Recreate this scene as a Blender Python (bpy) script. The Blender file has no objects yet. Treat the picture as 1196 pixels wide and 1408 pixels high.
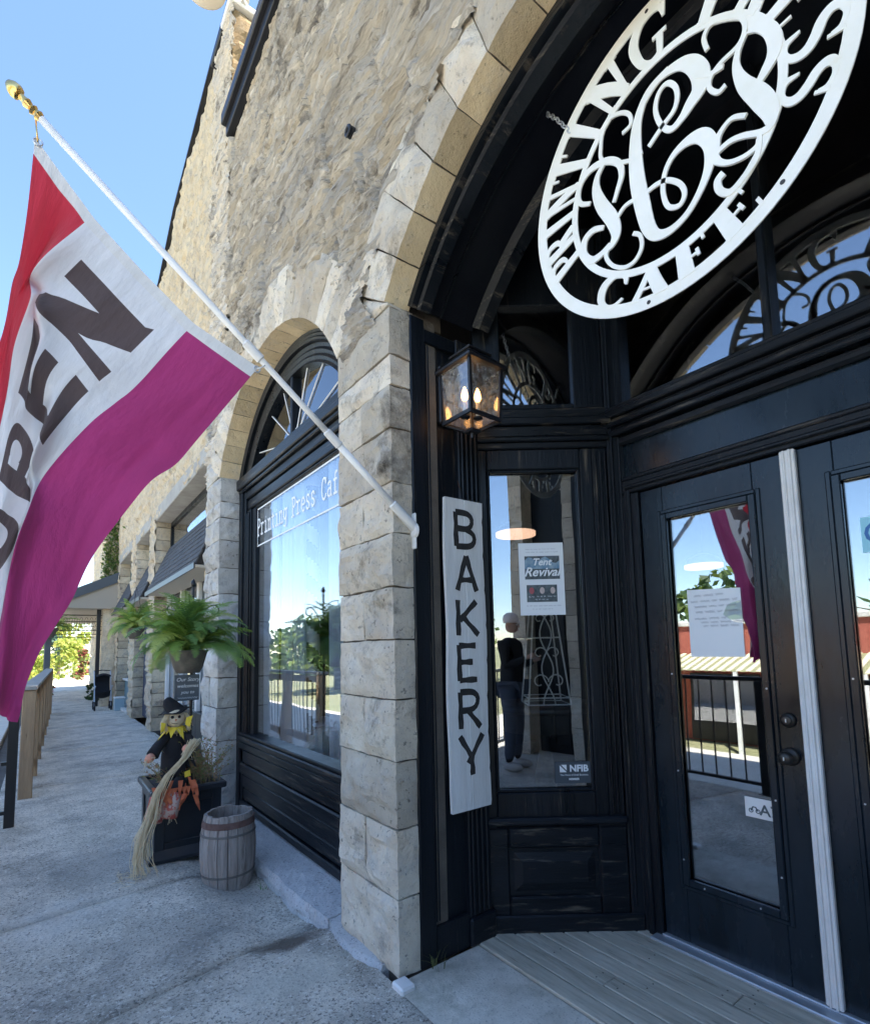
import bpy, math, random
import numpy as np
from mathutils import Vector, Matrix
R=math.radians
random.seed(7)
SC=bpy.context.scene
COL=SC.collection
# ---------------------------------------------------------------- camera, sky, sun, exposure
cam_data=bpy.data.cameras.new('camera'); cam=bpy.data.objects.new('camera',cam_data); COL.objects.link(cam)
yaw,pitch,roll=R(36.8598),R(5.3823),R(-1.2801)
F=Vector((math.sin(yaw)*math.cos(pitch),math.cos(yaw)*math.cos(pitch),math.sin(pitch)))
Rt=Vector((math.cos(yaw),-math.sin(yaw),0)); U=Rt.cross(F)
Rr=math.cos(roll)*Rt+math.sin(roll)*U; Ur=-math.sin(roll)*Rt+math.cos(roll)*U
cam.matrix_world=Matrix(((Rr.x,Ur.x,-F.x,0),(Rr.y,Ur.y,-F.y,0),(Rr.z,Ur.z,-F.z,1.4),(0,0,0,1)))
cam_data.sensor_fit='HORIZONTAL'; cam_data.sensor_width=36; cam_data.lens=719.0/1196*36
cam_data.shift_y=(822.74-704)/1196; cam_data.clip_start=.02; cam_data.clip_end=2000
SC.camera=cam
SUN=Vector((.42,-.34,.84)).normalized()
W=bpy.data.worlds.new('World'); SC.world=W; W.use_nodes=True
nt=W.node_tree; nt.nodes.clear()
sky=nt.nodes.new('ShaderNodeTexSky'); sky.sky_type='NISHITA'; sky.sun_disc=False
sky.sun_elevation=math.asin(SUN.z); sky.sun_rotation=math.atan2(SUN.x,SUN.y)
sky.air_density=1.0; sky.dust_density=.15; sky.ozone_density=3.0; sky.altitude=300
bg=nt.nodes.new('ShaderNodeBackground'); bg.inputs['Strength'].default_value=.115
wo=nt.nodes.new('ShaderNodeOutputWorld'); nt.links.new(sky.outputs[0],bg.inputs[0]); nt.links.new(bg.outputs[0],wo.inputs[0])
sl=bpy.data.lights.new('sun','SUN'); sl.energy=5; sl.angle=R(.5); sl.color=(1,.95,.87)
so=bpy.data.objects.new('sun',sl); COL.objects.link(so); so.rotation_euler=SUN.to_track_quat('Z','Y').to_euler(); so.location=(0,0,20)
vs=SC.view_settings; vs.view_transform='Standard'; vs.look='None'; vs.gamma=1; vs.use_curve_mapping=False; vs.exposure=2.0
SC.cycles.max_bounces=8; SC.cycles.diffuse_bounces=4; SC.cycles.glossy_bounces=4; SC.cycles.transparent_max_bounces=12

# ---------------------------------------------------------------- noise
def _h(i,j,k,s):
    n=(i*374761393+j*668265263+k*2147483647%1000003*69069+s*974634777)&0xffffffff
    n=((n^(n>>13))*1274126177)&0xffffffff
    return ((n^(n>>16))&0xffff)/65535.0
def vnoise(P,s=0):
    P=np.asarray(P,float); I=np.floor(P).astype(np.int64); f=P-I; f=f*f*(3-2*f)
    r=0
    for a in(0,1):
        for b in(0,1):
            for c in(0,1):
                w=(f[...,0] if a else 1-f[...,0])*(f[...,1] if b else 1-f[...,1])*(f[...,2] if c else 1-f[...,2])
                r=r+w*_h(I[...,0]+a,I[...,1]+b,I[...,2]+c,s)
    return r
def fbm(P,s=0,o=4):
    r=0;a=.5;P=np.asarray(P,float)
    for i in range(o): r=r+a*(vnoise(P,s+i)-.5); P=P*2.07+3.1; a*=.5
    return r
# ---------------------------------------------------------------- objects
ORG={}
def tag(o,label=None,cat=None,group=None,kind=None):
    if label:o['label']=label
    if cat:o['category']=cat
    if group:o['group']=group
    if kind:o['kind']=kind
    return o
def root(name,loc,label=None,cat=None,group=None,kind=None):
    o=bpy.data.objects.new(name,None); COL.objects.link(o); o.location=loc; ORG[o]=Vector(loc); o.empty_display_size=.1
    return tag(o,label,cat,group,kind)
class MB:
    def __init__(s): s.v=[];s.f=[];s.m=[];s.T=None
    def add(s,v,f,m=0):
        n=len(s.v)
        if s.T: v=[s.T(*p) for p in v]
        s.v+= [tuple(p) for p in v]; s.f+=[tuple(i+n for i in q) for q in f]; s.m+=[m]*len(f); return s
    def box(s,x0,x1,y0,y1,z0,z1,c=0,m=0):
        if x0>x1:x0,x1=x1,x0
        if y0>y1:y0,y1=y1,y0
        if z0>z1:z0,z1=z1,z0
        c=min(c,(x1-x0)*.45,(y1-y0)*.45,(z1-z0)*.45)
        if c<=0:
            v=[(x,y,z) for x in(x0,x1) for y in(y0,y1) for z in(z0,z1)]
            return s.add(v,[(0,1,3,2),(4,6,7,5),(0,4,5,1),(2,3,7,6),(0,2,6,4),(1,5,7,3)],m)
        v=[];idx={}
        for i,x in enumerate((x0,x1)):
            for j,y in enumerate((y0,y1)):
                for k,z in enumerate((z0,z1)):
                    dx=c*(1-2*i);dy=c*(1-2*j);dz=c*(1-2*k)
                    for a,p in enumerate(((x,y+dy,z+dz),(x+dx,y,z+dz),(x+dx,y+dy,z))):
                        idx[i,j,k,a]=len(v);v.append(p)
        g=lambda *q:idx[q]
        f=[]
        for i in(0,1):
            q=[g(i,0,0,0),g(i,1,0,0),g(i,1,1,0),g(i,0,1,0)];f.append(q if i else q[::-1])
            q=[g(0,i,0,1),g(0,i,1,1),g(1,i,1,1),g(1,i,0,1)];f.append(q if i else q[::-1])
            q=[g(0,0,i,2),g(1,0,i,2),g(1,1,i,2),g(0,1,i,2)];f.append(q if i else q[::-1])
        for j in(0,1):
            for k in(0,1): f.append([g(0,j,k,1),g(1,j,k,1),g(1,j,k,2),g(0,j,k,2)])
        for i in(0,1):
            for k in(0,1): f.append([g(i,0,k,0),g(i,1,k,0),g(i,1,k,2),g(i,0,k,2)])
        for i in(0,1):
            for j in(0,1): f.append([g(i,j,0,0),g(i,j,1,0),g(i,j,1,1),g(i,j,0,1)])
        for i in(0,1):
            for j in(0,1):
                for k in(0,1): f.append([g(i,j,k,0),g(i,j,k,1),g(i,j,k,2)])
        return s.add(v,f,m)
    def tube(s,pts,r,n=8,m=0,cap=True,up=None):
        pts=[Vector(p) for p in pts]; N=len(pts); rs=r if isinstance(r,(list,tuple)) else [r]*N
        v=[];f=[];pn=None
        for i,p in enumerate(pts):
            d=(pts[min(i+1,N-1)]-pts[max(i-1,0)])
            d=d.normalized() if d.length>1e-9 else Vector((0,0,1))
            if pn is None:
                a=Vector((0,0,1)) if abs(d.z)<.9 else Vector((1,0,0)); pn=a.cross(d).normalized()
            else:
                pn=(pn-d*pn.dot(d)); pn=pn.normalized() if pn.length>1e-6 else Vector((1,0,0))
            b=d.cross(pn)
            for k in range(n):
                t=2*math.pi*k/n; v.append(p+(pn*math.cos(t)+b*math.sin(t))*rs[i])
        for i in range(N-1):
            for k in range(n):
                f.append((i*n+k,i*n+(k+1)%n,(i+1)*n+(k+1)%n,(i+1)*n+k))
        if cap: f.append(tuple(range(n))[::-1]); f.append(tuple((N-1)*n+k for k in range(n)))
        return s.add(v,f,m)
    def lathe(s,prof,c=(0,0,0),n=24,axis='z',m=0):
        v=[];f=[]
        for r,h in prof:
            for k in range(n):
                t=2*math.pi*k/n; a,b=r*math.cos(t),r*math.sin(t)
                v.append({'z':(c[0]+a,c[1]+b,c[2]+h),'x':(c[0]+h,c[1]+a,c[2]+b),'y':(c[0]+a,c[1]+h,c[2]+b)}[axis])
        for i in range(len(prof)-1):
            for k in range(n): f.append((i*n+k,i*n+(k+1)%n,(i+1)*n+(k+1)%n,(i+1)*n+k))
        return s.add(v,f,m)
    def grid(s,P,m=0,close=False):   # P rows of points
        nr=len(P);nc=len(P[0]);v=[p for r in P for p in r];f=[]
        for i in range(nr-1):
            for j in range(nc-1+(1 if close else 0)):
                j2=(j+1)%nc; f.append((i*nc+j,i*nc+j2,(i+1)*nc+j2,(i+1)*nc+j))
        return s.add(v,f,m)
    def poly(s,pts,d,m=0):    # extruded polygon; d=extrusion vector
        n=len(pts); d=Vector(d); a=[Vector(p) for p in pts]; v=a+[p+d for p in a]
        f=[tuple(range(n)),tuple(range(2*n-1,n-1,-1))]+[(i,n+i,n+(i+1)%n,(i+1)%n) for i in range(n)]
        return s.add(v,f,m)
    def mesh(s,name,mats,org=Vector((0,0,0)),smooth=False):
        me=bpy.data.meshes.new(name)
        me.from_pydata([(p[0]-org[0],p[1]-org[1],p[2]-org[2]) for p in s.v],[],s.f)
        if not isinstance(mats,(list,tuple)): mats=[mats]
        for q in mats: me.materials.append(q)
        me.polygons.foreach_set('material_index',s.m)
        if smooth:
            me.polygons.foreach_set('use_smooth',[True]*len(s.f))
        me.update(); return me
    def build(s,name,mats,parent=None,smooth=False,loc=None,fix=True):
        if parent is not None: org=ORG[parent]
        elif loc is not None: org=Vector(loc)
        else: org=Vector((0,0,0))
        me=s.mesh(name,mats,org,smooth)
        if fix:
            import bmesh
            b=bmesh.new(); b.from_mesh(me); bmesh.ops.recalc_face_normals(b,faces=b.faces); b.to_mesh(me); b.free()
        o=bpy.data.objects.new(name,me); COL.objects.link(o); ORG[o]=org
        if parent is not None: o.parent=parent
        elif loc is not None: o.location=loc
        if smooth=='auto': me.set_sharp_from_angle(angle=R(35))
        return o
def clone_tree(r,loc,rotz=0,scale=1,label=None):
    n=r.copy(); COL.objects.link(n); n.location=loc; n.rotation_euler=(0,0,rotz); n.scale=(scale,)*3
    if label:n['label']=label
    def rec(a,b):
        for ch in [c for c in a.children]:
            c=ch.copy(); COL.objects.link(c); c.parent=b; rec(ch,c)
    rec(r,n); return n
# ---------------------------------------------------------------- materials
MATS={}
def nodes(name):
    m=bpy.data.materials.new(name); m.use_nodes=True; n=m.node_tree; n.nodes.clear(); return m,n
def N(n,t,**k):
    o=n.nodes.new(t)
    for a,b in k.items(): setattr(o,a,b)
    return o
def mat(name,col,col2=None,rough=.7,scale=4,stretch=(1,1,1),bump=0,bscale=40,spec=.5,metal=0,col3=None,s3=1.5,t3=(.55,.7),rot=(0,0,0),lo=.35,hi=.65,bdist=.02,coat=0,transl=0,rvar=0):
    m,n=nodes(name); L=n.links.new
    out=N(n,'ShaderNodeOutputMaterial'); b=N(n,'ShaderNodeBsdfPrincipled'); L(b.outputs[0],out.inputs[0])
    b.inputs['Roughness'].default_value=rough; b.inputs['Metallic'].default_value=metal; b.inputs['Specular IOR Level'].default_value=spec
    b.inputs['Coat Weight'].default_value=coat
    tc=N(n,'ShaderNodeTexCoord'); mp=N(n,'ShaderNodeMapping'); mp.inputs['Scale'].default_value=stretch; mp.inputs['Rotation'].default_value=rot
    L(tc.outputs['Object'],mp.inputs[0])
    b.inputs['Base Color'].default_value=(*col,1)
    last=None
    if col2:
        nz=N(n,'ShaderNodeTexNoise'); nz.inputs['Scale'].default_value=scale; nz.inputs['Detail'].default_value=8; nz.inputs['Roughness'].default_value=.65
        L(mp.outputs[0],nz.inputs['Vector'])
        rp=N(n,'ShaderNodeValToRGB'); rp.color_ramp.elements[0].position=lo; rp.color_ramp.elements[1].position=hi
        rp.color_ramp.elements[0].color=(*col,1); rp.color_ramp.elements[1].color=(*col2,1)
        L(nz.outputs[0],rp.inputs[0]); last=rp.outputs[0]
        if rvar:
            mr=N(n,'ShaderNodeMapRange'); mr.inputs[3].default_value=rough-rvar; mr.inputs[4].default_value=rough+rvar; mr.inputs[1].default_value=.3; mr.inputs[2].default_value=.7
            L(nz.outputs[0],mr.inputs[0]); L(mr.outputs[0],b.inputs['Roughness'])
    if col3:
        n3=N(n,'ShaderNodeTexNoise'); n3.inputs['Scale'].default_value=s3; n3.inputs['Detail'].default_value=7; n3.inputs['Roughness'].default_value=.7
        L(mp.outputs[0],n3.inputs['Vector'])
        r3=N(n,'ShaderNodeMapRange'); r3.inputs[1].default_value=t3[0]; r3.inputs[2].default_value=t3[1]; L(n3.outputs[0],r3.inputs[0])
        mx=N(n,'ShaderNodeMix',data_type='RGBA'); L(r3.outputs[0],mx.inputs[0]); mx.inputs[7].default_value=(*col3,1)
        if last: L(last,mx.inputs[6])
        else: mx.inputs[6].default_value=(*col,1)
        last=mx.outputs[2]
    if last: L(last,b.inputs['Base Color'])
    if bump:
        nb=N(n,'ShaderNodeTexNoise'); nb.inputs['Scale'].default_value=bscale; nb.inputs['Detail'].default_value=6; nb.inputs['Roughness'].default_value=.7
        L(mp.outputs[0],nb.inputs['Vector']); bp=N(n,'ShaderNodeBump'); bp.inputs['Strength'].default_value=bump; bp.inputs['Distance'].default_value=bdist
        L(nb.outputs[0],bp.inputs['Height']); L(bp.outputs[0],b.inputs['Normal'])
    if transl:
        tr=N(n,'ShaderNodeBsdfTranslucent'); ms=N(n,'ShaderNodeMixShader'); ms.inputs[0].default_value=transl
        if last: L(last,tr.inputs[0])
        else: tr.inputs[0].default_value=(*col,1)
        L(b.outputs[0],ms.inputs[1]); L(tr.outputs[0],ms.inputs[2]); L(ms.outputs[0],out.inputs[0])
    MATS[name]=m; return m
def glassmat(name,tint=(.75,.85,.85),refl=.30,rough=.0,wav=.0):
    m,n=nodes(name);L=n.links.new
    out=N(n,'ShaderNodeOutputMaterial'); g=N(n,'ShaderNodeBsdfGlossy'); g.inputs['Roughness'].default_value=rough; g.inputs['Color'].default_value=(.95,.97,1,1)
    t=N(n,'ShaderNodeBsdfTransparent'); t.inputs[0].default_value=(*tint,1)
    lw=N(n,'ShaderNodeFresnel'); ge=N(n,'ShaderNodeNewGeometry'); io=N(n,'ShaderNodeMath',operation='MULTIPLY_ADD'); L(ge.outputs['Backfacing'],io.inputs[0]); io.inputs[1].default_value=-.8333; io.inputs[2].default_value=1.5; L(io.outputs[0],lw.inputs[0])
    mr=N(n,'ShaderNodeMapRange'); mr.inputs[1].default_value=.04; mr.inputs[2].default_value=1; mr.inputs[3].default_value=refl; mr.inputs[4].default_value=1
    L(lw.outputs[0],mr.inputs[0]); ms=N(n,'ShaderNodeMixShader'); L(mr.outputs[0],ms.inputs[0]); L(t.outputs[0],ms.inputs[1]); L(g.outputs[0],ms.inputs[2]); L(ms.outputs[0],out.inputs[0])
    if wav:
        tc=N(n,'ShaderNodeTexCoord'); nb=N(n,'ShaderNodeTexNoise'); nb.inputs['Scale'].default_value=1.6; nb.inputs['Detail'].default_value=1
        bp=N(n,'ShaderNodeBump'); bp.inputs['Strength'].default_value=wav; bp.inputs['Distance'].default_value=.02
        L(tc.outputs['Object'],nb.inputs['Vector']); L(nb.outputs[0],bp.inputs['Height']); L(bp.outputs[0],g.inputs['Normal'])
    MATS[name]=m; return m
def emis(name,col,st):
    m,n=nodes(name); out=N(n,'ShaderNodeOutputMaterial'); e=N(n,'ShaderNodeEmission'); e.inputs[0].default_value=(*col,1); e.inputs[1].default_value=st
    n.links.new(e.outputs[0],out.inputs[0]); return m

def stone_mat(name,a,b_,dark,str_=(1,1,1),stain=.5,lich=(.30,.29,.28),bump=.6):
    m,n=nodes(name);L=n.links.new
    out=N(n,'ShaderNodeOutputMaterial'); p=N(n,'ShaderNodeBsdfPrincipled'); L(p.outputs[0],out.inputs[0]); p.inputs['Roughness'].default_value=.9; p.inputs['Specular IOR Level'].default_value=.2
    tc=N(n,'ShaderNodeTexCoord'); mp=N(n,'ShaderNodeMapping'); mp.inputs['Scale'].default_value=str_; L(tc.outputs['Object'],mp.inputs[0])
    def nz(s,d=8,r=.65,v=mp.outputs[0]):
        q=N(n,'ShaderNodeTexNoise'); q.inputs['Scale'].default_value=s; q.inputs['Detail'].default_value=d; q.inputs['Roughness'].default_value=r; L(v,q.inputs['Vector']); return q.outputs[0]
    def rng(o,x0,x1,y0=0,y1=1):
        q=N(n,'ShaderNodeMapRange'); q.inputs[1].default_value=x0;q.inputs[2].default_value=x1;q.inputs[3].default_value=y0;q.inputs[4].default_value=y1; L(o,q.inputs[0]); return q.outputs[0]
    def mix(f,c1,c2,bt='MIX'):
        q=N(n,'ShaderNodeMix',data_type='RGBA',blend_type=bt); L(f,q.inputs[0]) if not isinstance(f,float) else setattr(q.inputs[0],'default_value',f)
        for i,c in((6,c1),(7,c2)):
            if isinstance(c,tuple): q.inputs[i].default_value=(*c,1)
            else: L(c,q.inputs[i])
        return q.outputs[2]
    oi=N(n,'ShaderNodeObjectInfo')
    c=mix(rng(nz(3.2),.35,.65),a,b_)
    c=mix(rng(nz(9,9,.75),.50,.66,0,.75),c,lich)
    # dark lichen stains, patchy
    s1=rng(nz(2.1,7,.72,tc.outputs['Object']),.62-stain*.12,.74-stain*.08)
    c=mix(s1,c,dark)
    sp=rng(nz(38,4,.6),.62,.70,0,.6); c=mix(sp,c,tuple(x*.55 for x in dark))
    v=rng(oi.outputs['Random'],0,1,.74,1.10)
    hv=N(n,'ShaderNodeHueSaturation'); L(v,hv.inputs['Value']); L(c,hv.inputs['Color']); hv.inputs['Saturation'].default_value=1.05
    L(hv.outputs[0],p.inputs['Base Color'])
    mu=N(n,'ShaderNodeMath',operation='MULTIPLY_ADD'); L(nz(18,9,.75),mu.inputs[0]); mu.inputs[1].default_value=1.6; L(nz(80,5,.7),mu.inputs[2])
    bp=N(n,'ShaderNodeBump'); bp.inputs['Strength'].default_value=bump; bp.inputs['Distance'].default_value=.012; L(mu.outputs[0],bp.inputs['Height']); L(bp.outputs[0],p.inputs['Normal'])
    MATS[name]=m; return m

M_STONE=stone_mat('cut_stone',(.86,.79,.66),(.68,.58,.45),(.10,.085,.07),stain=.62,lich=(.60,.56,.50),bump=1.0)
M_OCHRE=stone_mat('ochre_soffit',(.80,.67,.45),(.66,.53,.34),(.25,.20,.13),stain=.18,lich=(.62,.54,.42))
M_WALL=stone_mat('weathered_wall',(.46,.44,.41),(.78,.69,.55),(.13,.12,.11),str_=(1,.24,3.2),stain=.42,lich=(.66,.66,.66),bump=1.0)
M_FAR=stone_mat('sandy_stone',(.72,.62,.46),(.56,.46,.33),(.2,.17,.14),stain=.3)
M_GREY=stone_mat('grey_stone',(.66,.64,.59),(.50,.48,.44),(.12,.11,.105),stain=.35)
M_LEDGE=stone_mat('ledge_stone',(.80,.80,.79),(.62,.63,.64),(.2,.2,.2),stain=.15,lich=(.62,.63,.64))
M_MORT=mat('mortar',(.16,.135,.11),(.10,.085,.07),rough=.95,bump=.5,bscale=60)
def woodm(name,st,a=(.004,.006,.009),b=(.010,.013,.018),w=(.11,.095,.075),rough=.36,wear=(.60,.74)):
    return mat(name,a,b,rough=rough,scale=3,stretch=st,bump=.55,bscale=26,col3=w,s3=9,t3=wear,bdist=.006,rvar=.12,coat=0,spec=.26)
M_BV=woodm('black_paint_upright',(3,3,.22))
M_BH=woodm('black_paint_level',(.5,.22,3.5),wear=(.56,.70))
M_BD=mat('black_door_paint',(.004,.008,.012),(.011,.020,.030),rough=.22,scale=2.2,stretch=(1,2,.6),bump=.14,bscale=30,bdist=.004,rvar=.13,coat=0,spec=.42)
M_SOF=mat('black_soffit_paint',(.004,.005,.009),(.007,.009,.013),rough=.5,scale=3,bump=.1,bscale=20,spec=.2)
M_GLASS=glassmat('window_glass',wav=.12,refl=.22,tint=(.95,.97,.98))
M_GLASSD=glassmat('door_glass',wav=.04,refl=.24,tint=(.84,.88,.90))
M_WHITE=mat('white_paint',(.80,.80,.78),(.70,.69,.66),rough=.5,scale=6,bump=.2,bscale=30)
M_SIGNW=mat('white_sign_enamel',(.86,.86,.81),(.80,.79,.70),rough=.45,scale=5,col3=(.70,.62,.45),s3=5,t3=(.64,.80),bump=.25,bscale=70,bdist=.004)
M_BOARD=mat('whitewashed_board',(.80,.81,.80),(.66,.66,.64),rough=.75,scale=5,stretch=(3,6,.35),bump=.6,bscale=22,col3=(.40,.38,.35),s3=14,t3=(.66,.75),bdist=.006)
M_INK=mat('black_lettering',(.018,.018,.018),(.045,.042,.04),rough=.6,scale=20,col3=(.45,.45,.44),s3=45,t3=(.68,.74))
M_CONC=mat('pavement_concrete',(.50,.46,.385),(.84,.765,.65),rough=.92,scale=3.4,bump=1.0,bscale=70,col3=(.24,.23,.21),s3=1.1,t3=(.50,.70),lo=.33,hi=.68,bdist=.012,spec=.25)
M_CONC2=mat('pale_threshold_concrete',(.54,.50,.42),(.78,.73,.63),rough=.9,scale=5,bump=.6,bscale=90,col3=(.34,.33,.25),s3=3,t3=(.5,.7),bdist=.006)
M_ROAD=mat('street_asphalt',(.50,.47,.41),(.60,.56,.50),rough=.95,scale=3,bump=.4,bscale=60)
M_DECK=mat('weathered_deck',(.42,.385,.30),(.64,.59,.48),rough=.75,scale=6,stretch=(5,.5,5),bump=.8,bscale=18,col3=(.19,.17,.13),s3=8,t3=(.56,.72),bdist=.006)
M_MET=mat('black_iron',(.012,.012,.014),rough=.4,metal=.0)
M_BRASS=mat('gold_finial',(.75,.52,.20),rough=.25,metal=1)
M_POLE=mat('white_pole',(.80,.80,.79),(.72,.72,.70),rough=.35,scale=8)
M_ALU=mat('aluminium_sill',(.62,.66,.70),(.50,.54,.58),rough=.35,metal=.6,scale=8)
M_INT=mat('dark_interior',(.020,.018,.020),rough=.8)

def streak(m,scale,c,amt,lo,hi,off=0):
    n=m.node_tree; b=[q for q in n.nodes if q.type=='BSDF_PRINCIPLED'][0]; src=b.inputs['Base Color'].links[0].from_socket
    tc=[q for q in n.nodes if q.type=='TEX_COORD'][0]; mp=N(n,'ShaderNodeMapping'); mp.inputs['Scale'].default_value=(1,.35,2.6); mp.inputs['Location'].default_value=(off,off,0); mp.inputs['Rotation'].default_value=(.10,0,0); n.links.new(tc.outputs['Object'],mp.inputs[0])
    z=N(n,'ShaderNodeTexNoise'); z.inputs['Scale'].default_value=scale; z.inputs['Detail'].default_value=7; z.inputs['Roughness'].default_value=.68; z.inputs['Distortion'].default_value=.6
    n.links.new(mp.outputs[0],z.inputs['Vector']); r=N(n,'ShaderNodeMapRange'); r.inputs[1].default_value=lo; r.inputs[2].default_value=hi; r.inputs[4].default_value=amt; n.links.new(z.outputs[0],r.inputs[0])
    x=N(n,'ShaderNodeMix',data_type='RGBA'); n.links.new(r.outputs[0],x.inputs[0]); n.links.new(src,x.inputs[6]); x.inputs[7].default_value=(*c,1); n.links.new(x.outputs[2],b.inputs['Base Color'])
def speckle(m,scale,c,amt,lo=.58,hi=.66):
    n=m.node_tree; b=[q for q in n.nodes if q.type=='BSDF_PRINCIPLED'][0]; src=b.inputs['Base Color'].links[0].from_socket
    tc=[q for q in n.nodes if q.type=='TEX_COORD'][0]; z=N(n,'ShaderNodeTexNoise'); z.inputs['Scale'].default_value=scale; z.inputs['Detail'].default_value=3; z.inputs['Roughness'].default_value=.8
    n.links.new(tc.outputs['Object'],z.inputs['Vector']); r=N(n,'ShaderNodeMapRange'); r.inputs[1].default_value=lo; r.inputs[2].default_value=hi; r.inputs[4].default_value=amt; n.links.new(z.outputs[0],r.inputs[0])
    x=N(n,'ShaderNodeMix',data_type='RGBA'); n.links.new(r.outputs[0],x.inputs[0]); n.links.new(src,x.inputs[6]); x.inputs[7].default_value=(*c,1); n.links.new(x.outputs[2],b.inputs['Base Color'])
speckle(M_CONC,70,(.17,.16,.14),.9,.53,.62); speckle(M_CONC,48,(.86,.83,.76),.8,.56,.65); speckle(M_CONC2,90,(.22,.22,.21),.6)
speckle(M_LEDGE,80,(.18,.18,.18),.7,.56,.64); streak(M_WALL,5.5,(.13,.12,.11),.8,.55,.66); streak(M_WALL,7.5,(.82,.76,.66),.7,.56,.66,2.0); streak(M_WALL,14,(.10,.09,.08),.6,.58,.66,5.0)
speckle(M_STONE,22,(.30,.24,.18),.45,.58,.68)

def cracks(m,scale,w,c=(.08,.078,.07)):
    n=m.node_tree; b=[q for q in n.nodes if q.type=='BSDF_PRINCIPLED'][0]; src=b.inputs['Base Color'].links[0].from_socket
    tc=[q for q in n.nodes if q.type=='TEX_COORD'][0]
    z=N(n,'ShaderNodeTexNoise'); z.inputs['Scale'].default_value=scale; z.inputs['Detail'].default_value=9; z.inputs['Roughness'].default_value=.62; z.inputs['Distortion'].default_value=.4
    n.links.new(tc.outputs['Object'],z.inputs['Vector'])
    a=N(n,'ShaderNodeMath',operation='SUBTRACT'); n.links.new(z.outputs[0],a.inputs[0]); a.inputs[1].default_value=.5
    d=N(n,'ShaderNodeMath',operation='ABSOLUTE'); n.links.new(a.outputs[0],d.inputs[0])
    r=N(n,'ShaderNodeMapRange'); r.inputs[1].default_value=0; r.inputs[2].default_value=w; r.inputs[3].default_value=1; r.inputs[4].default_value=0; n.links.new(d.outputs[0],r.inputs[0])
    z2=N(n,'ShaderNodeTexNoise'); z2.inputs['Scale'].default_value=.9; n.links.new(tc.outputs['Object'],z2.inputs['Vector']); r2=N(n,'ShaderNodeMapRange'); r2.inputs[1].default_value=.52; r2.inputs[2].default_value=.60; r2.inputs[4].default_value=.8; n.links.new(z2.outputs[0],r2.inputs[0])
    mu=N(n,'ShaderNodeMath',operation='MULTIPLY'); n.links.new(r.outputs[0],mu.inputs[0]); n.links.new(r2.outputs[0],mu.inputs[1])
    x=N(n,'ShaderNodeMix',data_type='RGBA'); n.links.new(mu.outputs[0],x.inputs[0]); n.links.new(src,x.inputs[6]); x.inputs[7].default_value=(*c,1); n.links.new(x.outputs[2],b.inputs['Base Color'])
cracks(M_CONC,.8,.0022); cracks(M_CONC2,1.7,.003)
def blot(m,spots):
    """weather stains with their own place on the ground: (x,y,rx,ry,strength,colour)"""
    n=m.node_tree; b=[q for q in n.nodes if q.type=='BSDF_PRINCIPLED'][0]; tc=[q for q in n.nodes if q.type=='TEX_COORD'][0]
    z=N(n,'ShaderNodeTexNoise'); z.inputs['Scale'].default_value=6; z.inputs['Detail'].default_value=7; n.links.new(tc.outputs['Object'],z.inputs['Vector'])
    for (x,y,rx,ry,st,c) in spots:
        src=b.inputs['Base Color'].links[0].from_socket
        mp=N(n,'ShaderNodeMapping',vector_type='TEXTURE'); mp.inputs['Location'].default_value=(x,y-3.0,0); mp.inputs['Scale'].default_value=(rx,ry,1); n.links.new(tc.outputs['Object'],mp.inputs[0])
        ln_=N(n,'ShaderNodeVectorMath',operation='LENGTH'); n.links.new(mp.outputs[0],ln_.inputs[0])
        ad=N(n,'ShaderNodeMath',operation='MULTIPLY_ADD'); n.links.new(z.outputs[0],ad.inputs[0]); ad.inputs[1].default_value=1.8; n.links.new(ln_.outputs['Value'],ad.inputs[2])
        r=N(n,'ShaderNodeMapRange'); r.inputs[1].default_value=1.3; r.inputs[2].default_value=2.0; r.inputs[3].default_value=st; r.inputs[4].default_value=0; n.links.new(ad.outputs[0],r.inputs[0])
        q=N(n,'ShaderNodeMix',data_type='RGBA'); n.links.new(r.outputs[0],q.inputs[0]); n.links.new(src,q.inputs[6]); q.inputs[7].default_value=(*c,1); n.links.new(q.outputs[2],b.inputs['Base Color'])
blot(M_CONC,[(1.0,2.62,.22,.10,.9,(.13,.105,.085)),(.95,2.30,.30,.16,.55,(.62,.60,.52)),(.55,2.95,.5,.35,.4,(.30,.28,.25)),(.35,4.3,.5,.5,.45,(.28,.27,.25)),(.25,1.9,.35,.3,.45,(.34,.32,.27)),(.15,3.6,.3,.3,.4,(.75,.73,.68)),(1.05,3.5,.25,.5,.5,(.26,.25,.23))])
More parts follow.
